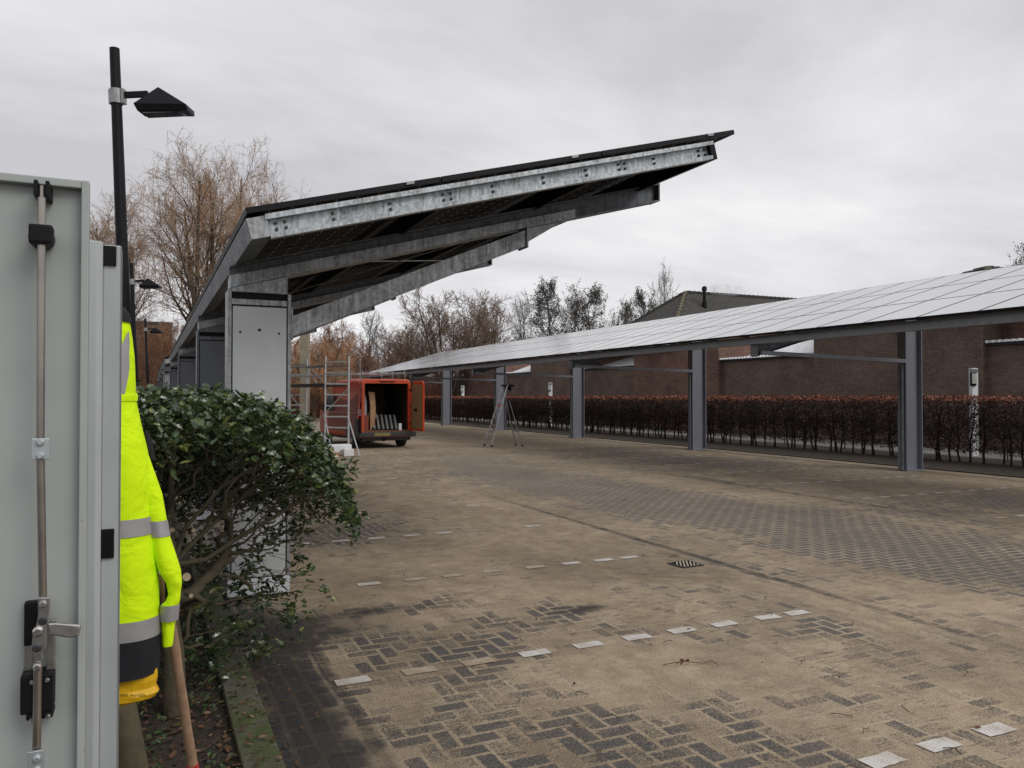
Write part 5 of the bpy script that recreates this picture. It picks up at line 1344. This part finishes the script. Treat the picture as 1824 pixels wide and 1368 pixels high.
    mb = MB(); sleeve(mb, [(985,280,8),(1005,287,12),(1060,290,13),(1110,287,9),(1150,285,7)], -.001, dz=.075); rt.part(mb, 'sleeve_lining', M['navy'], smooth=True)
    mb = MB(); sleeve(mb, [(770,244,4),(800,250,7),(822,256,5)], .0, dz=.06); rt.part(mb, 'sleeve_top_black', M['navy'], smooth=True)  # black piece behind the top of the sleeve
    mb = MB(); p = Vector((C0.x, C0.y, zz(550))); mb.tube([p, p+Vector((0,0,.07)), p+Vector((.0,-.10,.09)), p+Vector((0,-.14,.05))], .004, 8); rt.part(mb, 'hanging_loop', M['black'])
    tag(rt.e, 'fluorescent yellow work jacket with grey reflective bands and black hem, hanging behind the cabinet edge', 'jacket')
    # yellow bag poking out underneath
    mb = MB(); mb.fixn = False; n = 26; rows = []
    lo_ = [(1178,280),(1190,283),(1205,283),(1218,280),(1228,286),(1236,280),(1243,252),(1250,216)]
    for i, (v, ue) in enumerate(lo_):
        row = []
        for j in range(n):
            a = 2*math.pi*j/n; hw = (ue-178)*k; cr = 1+.10*mn.noise(Vector((math.cos(a)*2.6, math.sin(a)*2.6, v*.07)))+.04*mn.noise(Vector((math.cos(a)*7, math.sin(a)*7, v*.2)))
            row.append(Vector((C0.x, C0.y, zz(v)))+rx_*((178-170)*k+hw*math.cos(a))+ry_*(.075*math.sin(a)*cr))
        rows.append(row)
    for r_ in rows: mb.v += [tuple(p) for p in r_]
    for i in range(len(rows)-1):
        for j in range(n): j2 = (j+1) % n; mb.f.append((i*n+j, (i+1)*n+j, (i+1)*n+j2, i*n+j2)); mb.mi.append(0)
    mb.f.append(tuple((len(rows)-1)*n+j for j in range(n))); mb.mi.append(0)
    e2 = Root('plastic_bag', (C0.x, C0.y, .77)); o = e2.part(mb, 'bag_film', M['bag'], smooth=False)
    cu_ = bpy.data.curves.new('bag_print', 'FONT'); cu_.body = '20% pcr 100% recyclable'; cu_.size = .0115; cu_.extrude = .0003
    fo = bpy.data.objects.new('bag_print', cu_); col.objects.link(fo)
    bpy.context.view_layer.update(); me = bpy.data.meshes.new_from_object(fo.evaluated_get(bpy.context.evaluated_depsgraph_get())); bpy.data.objects.remove(fo)
    po = bpy.data.objects.new('bag_print', me); col.objects.link(po); me.materials.append(M['black'])
    q_ = Vector((C0.x, C0.y, zz(1219)))+rx_*((216-170)*k)-ry_*.080
    T = Matrix.Translation(q_) @ Matrix.Rotation(-TH, 4, 'Z') @ Matrix.Rotation(R(90), 4, 'X'); me.transform(e2.inv @ T); po.parent = e2.e
    tag(e2.e, 'crumpled yellow plastic bag with small black print sticking out below the jacket hem', 'plastic bag')
jacket()
def broom():
    a = at(305, 2.50, HC+(706-1095)/F*2.50); b = at(347, 2.62, HC+(706-1356)/F*2.62); d = (b-a).normalized(); foot = b+d*((b.z-.05)/(-d.z)*1.0 if d.z < 0 else 0)
    rt = Root('broom', (foot.x, foot.y, .05))
    mb = MB(); n = 10; pts = [a-d*.15+(b-a+d*.15)*(i/n) for i in range(n+1)]; mb.tube(pts, [.0155+.0012*math.sin(i*2.1) for i in range(n+1)], 14); rt.part(mb, 'handle', M['wood'], smooth=False)
    mb = MB(); mb.tube([b, b+d*.22], [.0185,.021], 14); rt.part(mb, 'socket', M['red'])
    p = b+d*.22; mb = MB(); mb.cbox((p.x, p.y, max(.12, p.z-.02)), (.07,.34,.05)); rt.part(mb, 'head', M['red'], bevel=.01)
    mb = MB(); mb.cbox((p.x, p.y, max(.12, p.z-.02)-.06), (.06,.33,.08)); rt.part(mb, 'bristles', M['black'])
    tag(rt.e, 'worn wooden broom handle with red socket leaning up under the jacket sleeve', 'broom')
broom()
# dry leaf lying on the sand
lf = FB(); 
for (dx, dy) in ((0,0),(.05,.015),(-.05,-.01),(.02,.03)): rnd_leaf(lf, (2.98+dx, 3.95+dy, .022), .045, .9)
lf.tube([(2.86,3.98,.015),(2.98,3.95,.028),(3.1,3.90,.015)], .003, 5)
tag(lf.build('dry_leaf', M['dry']), 'curled dry brown leaf with its stalk lying on the sandy paving', 'leaf')
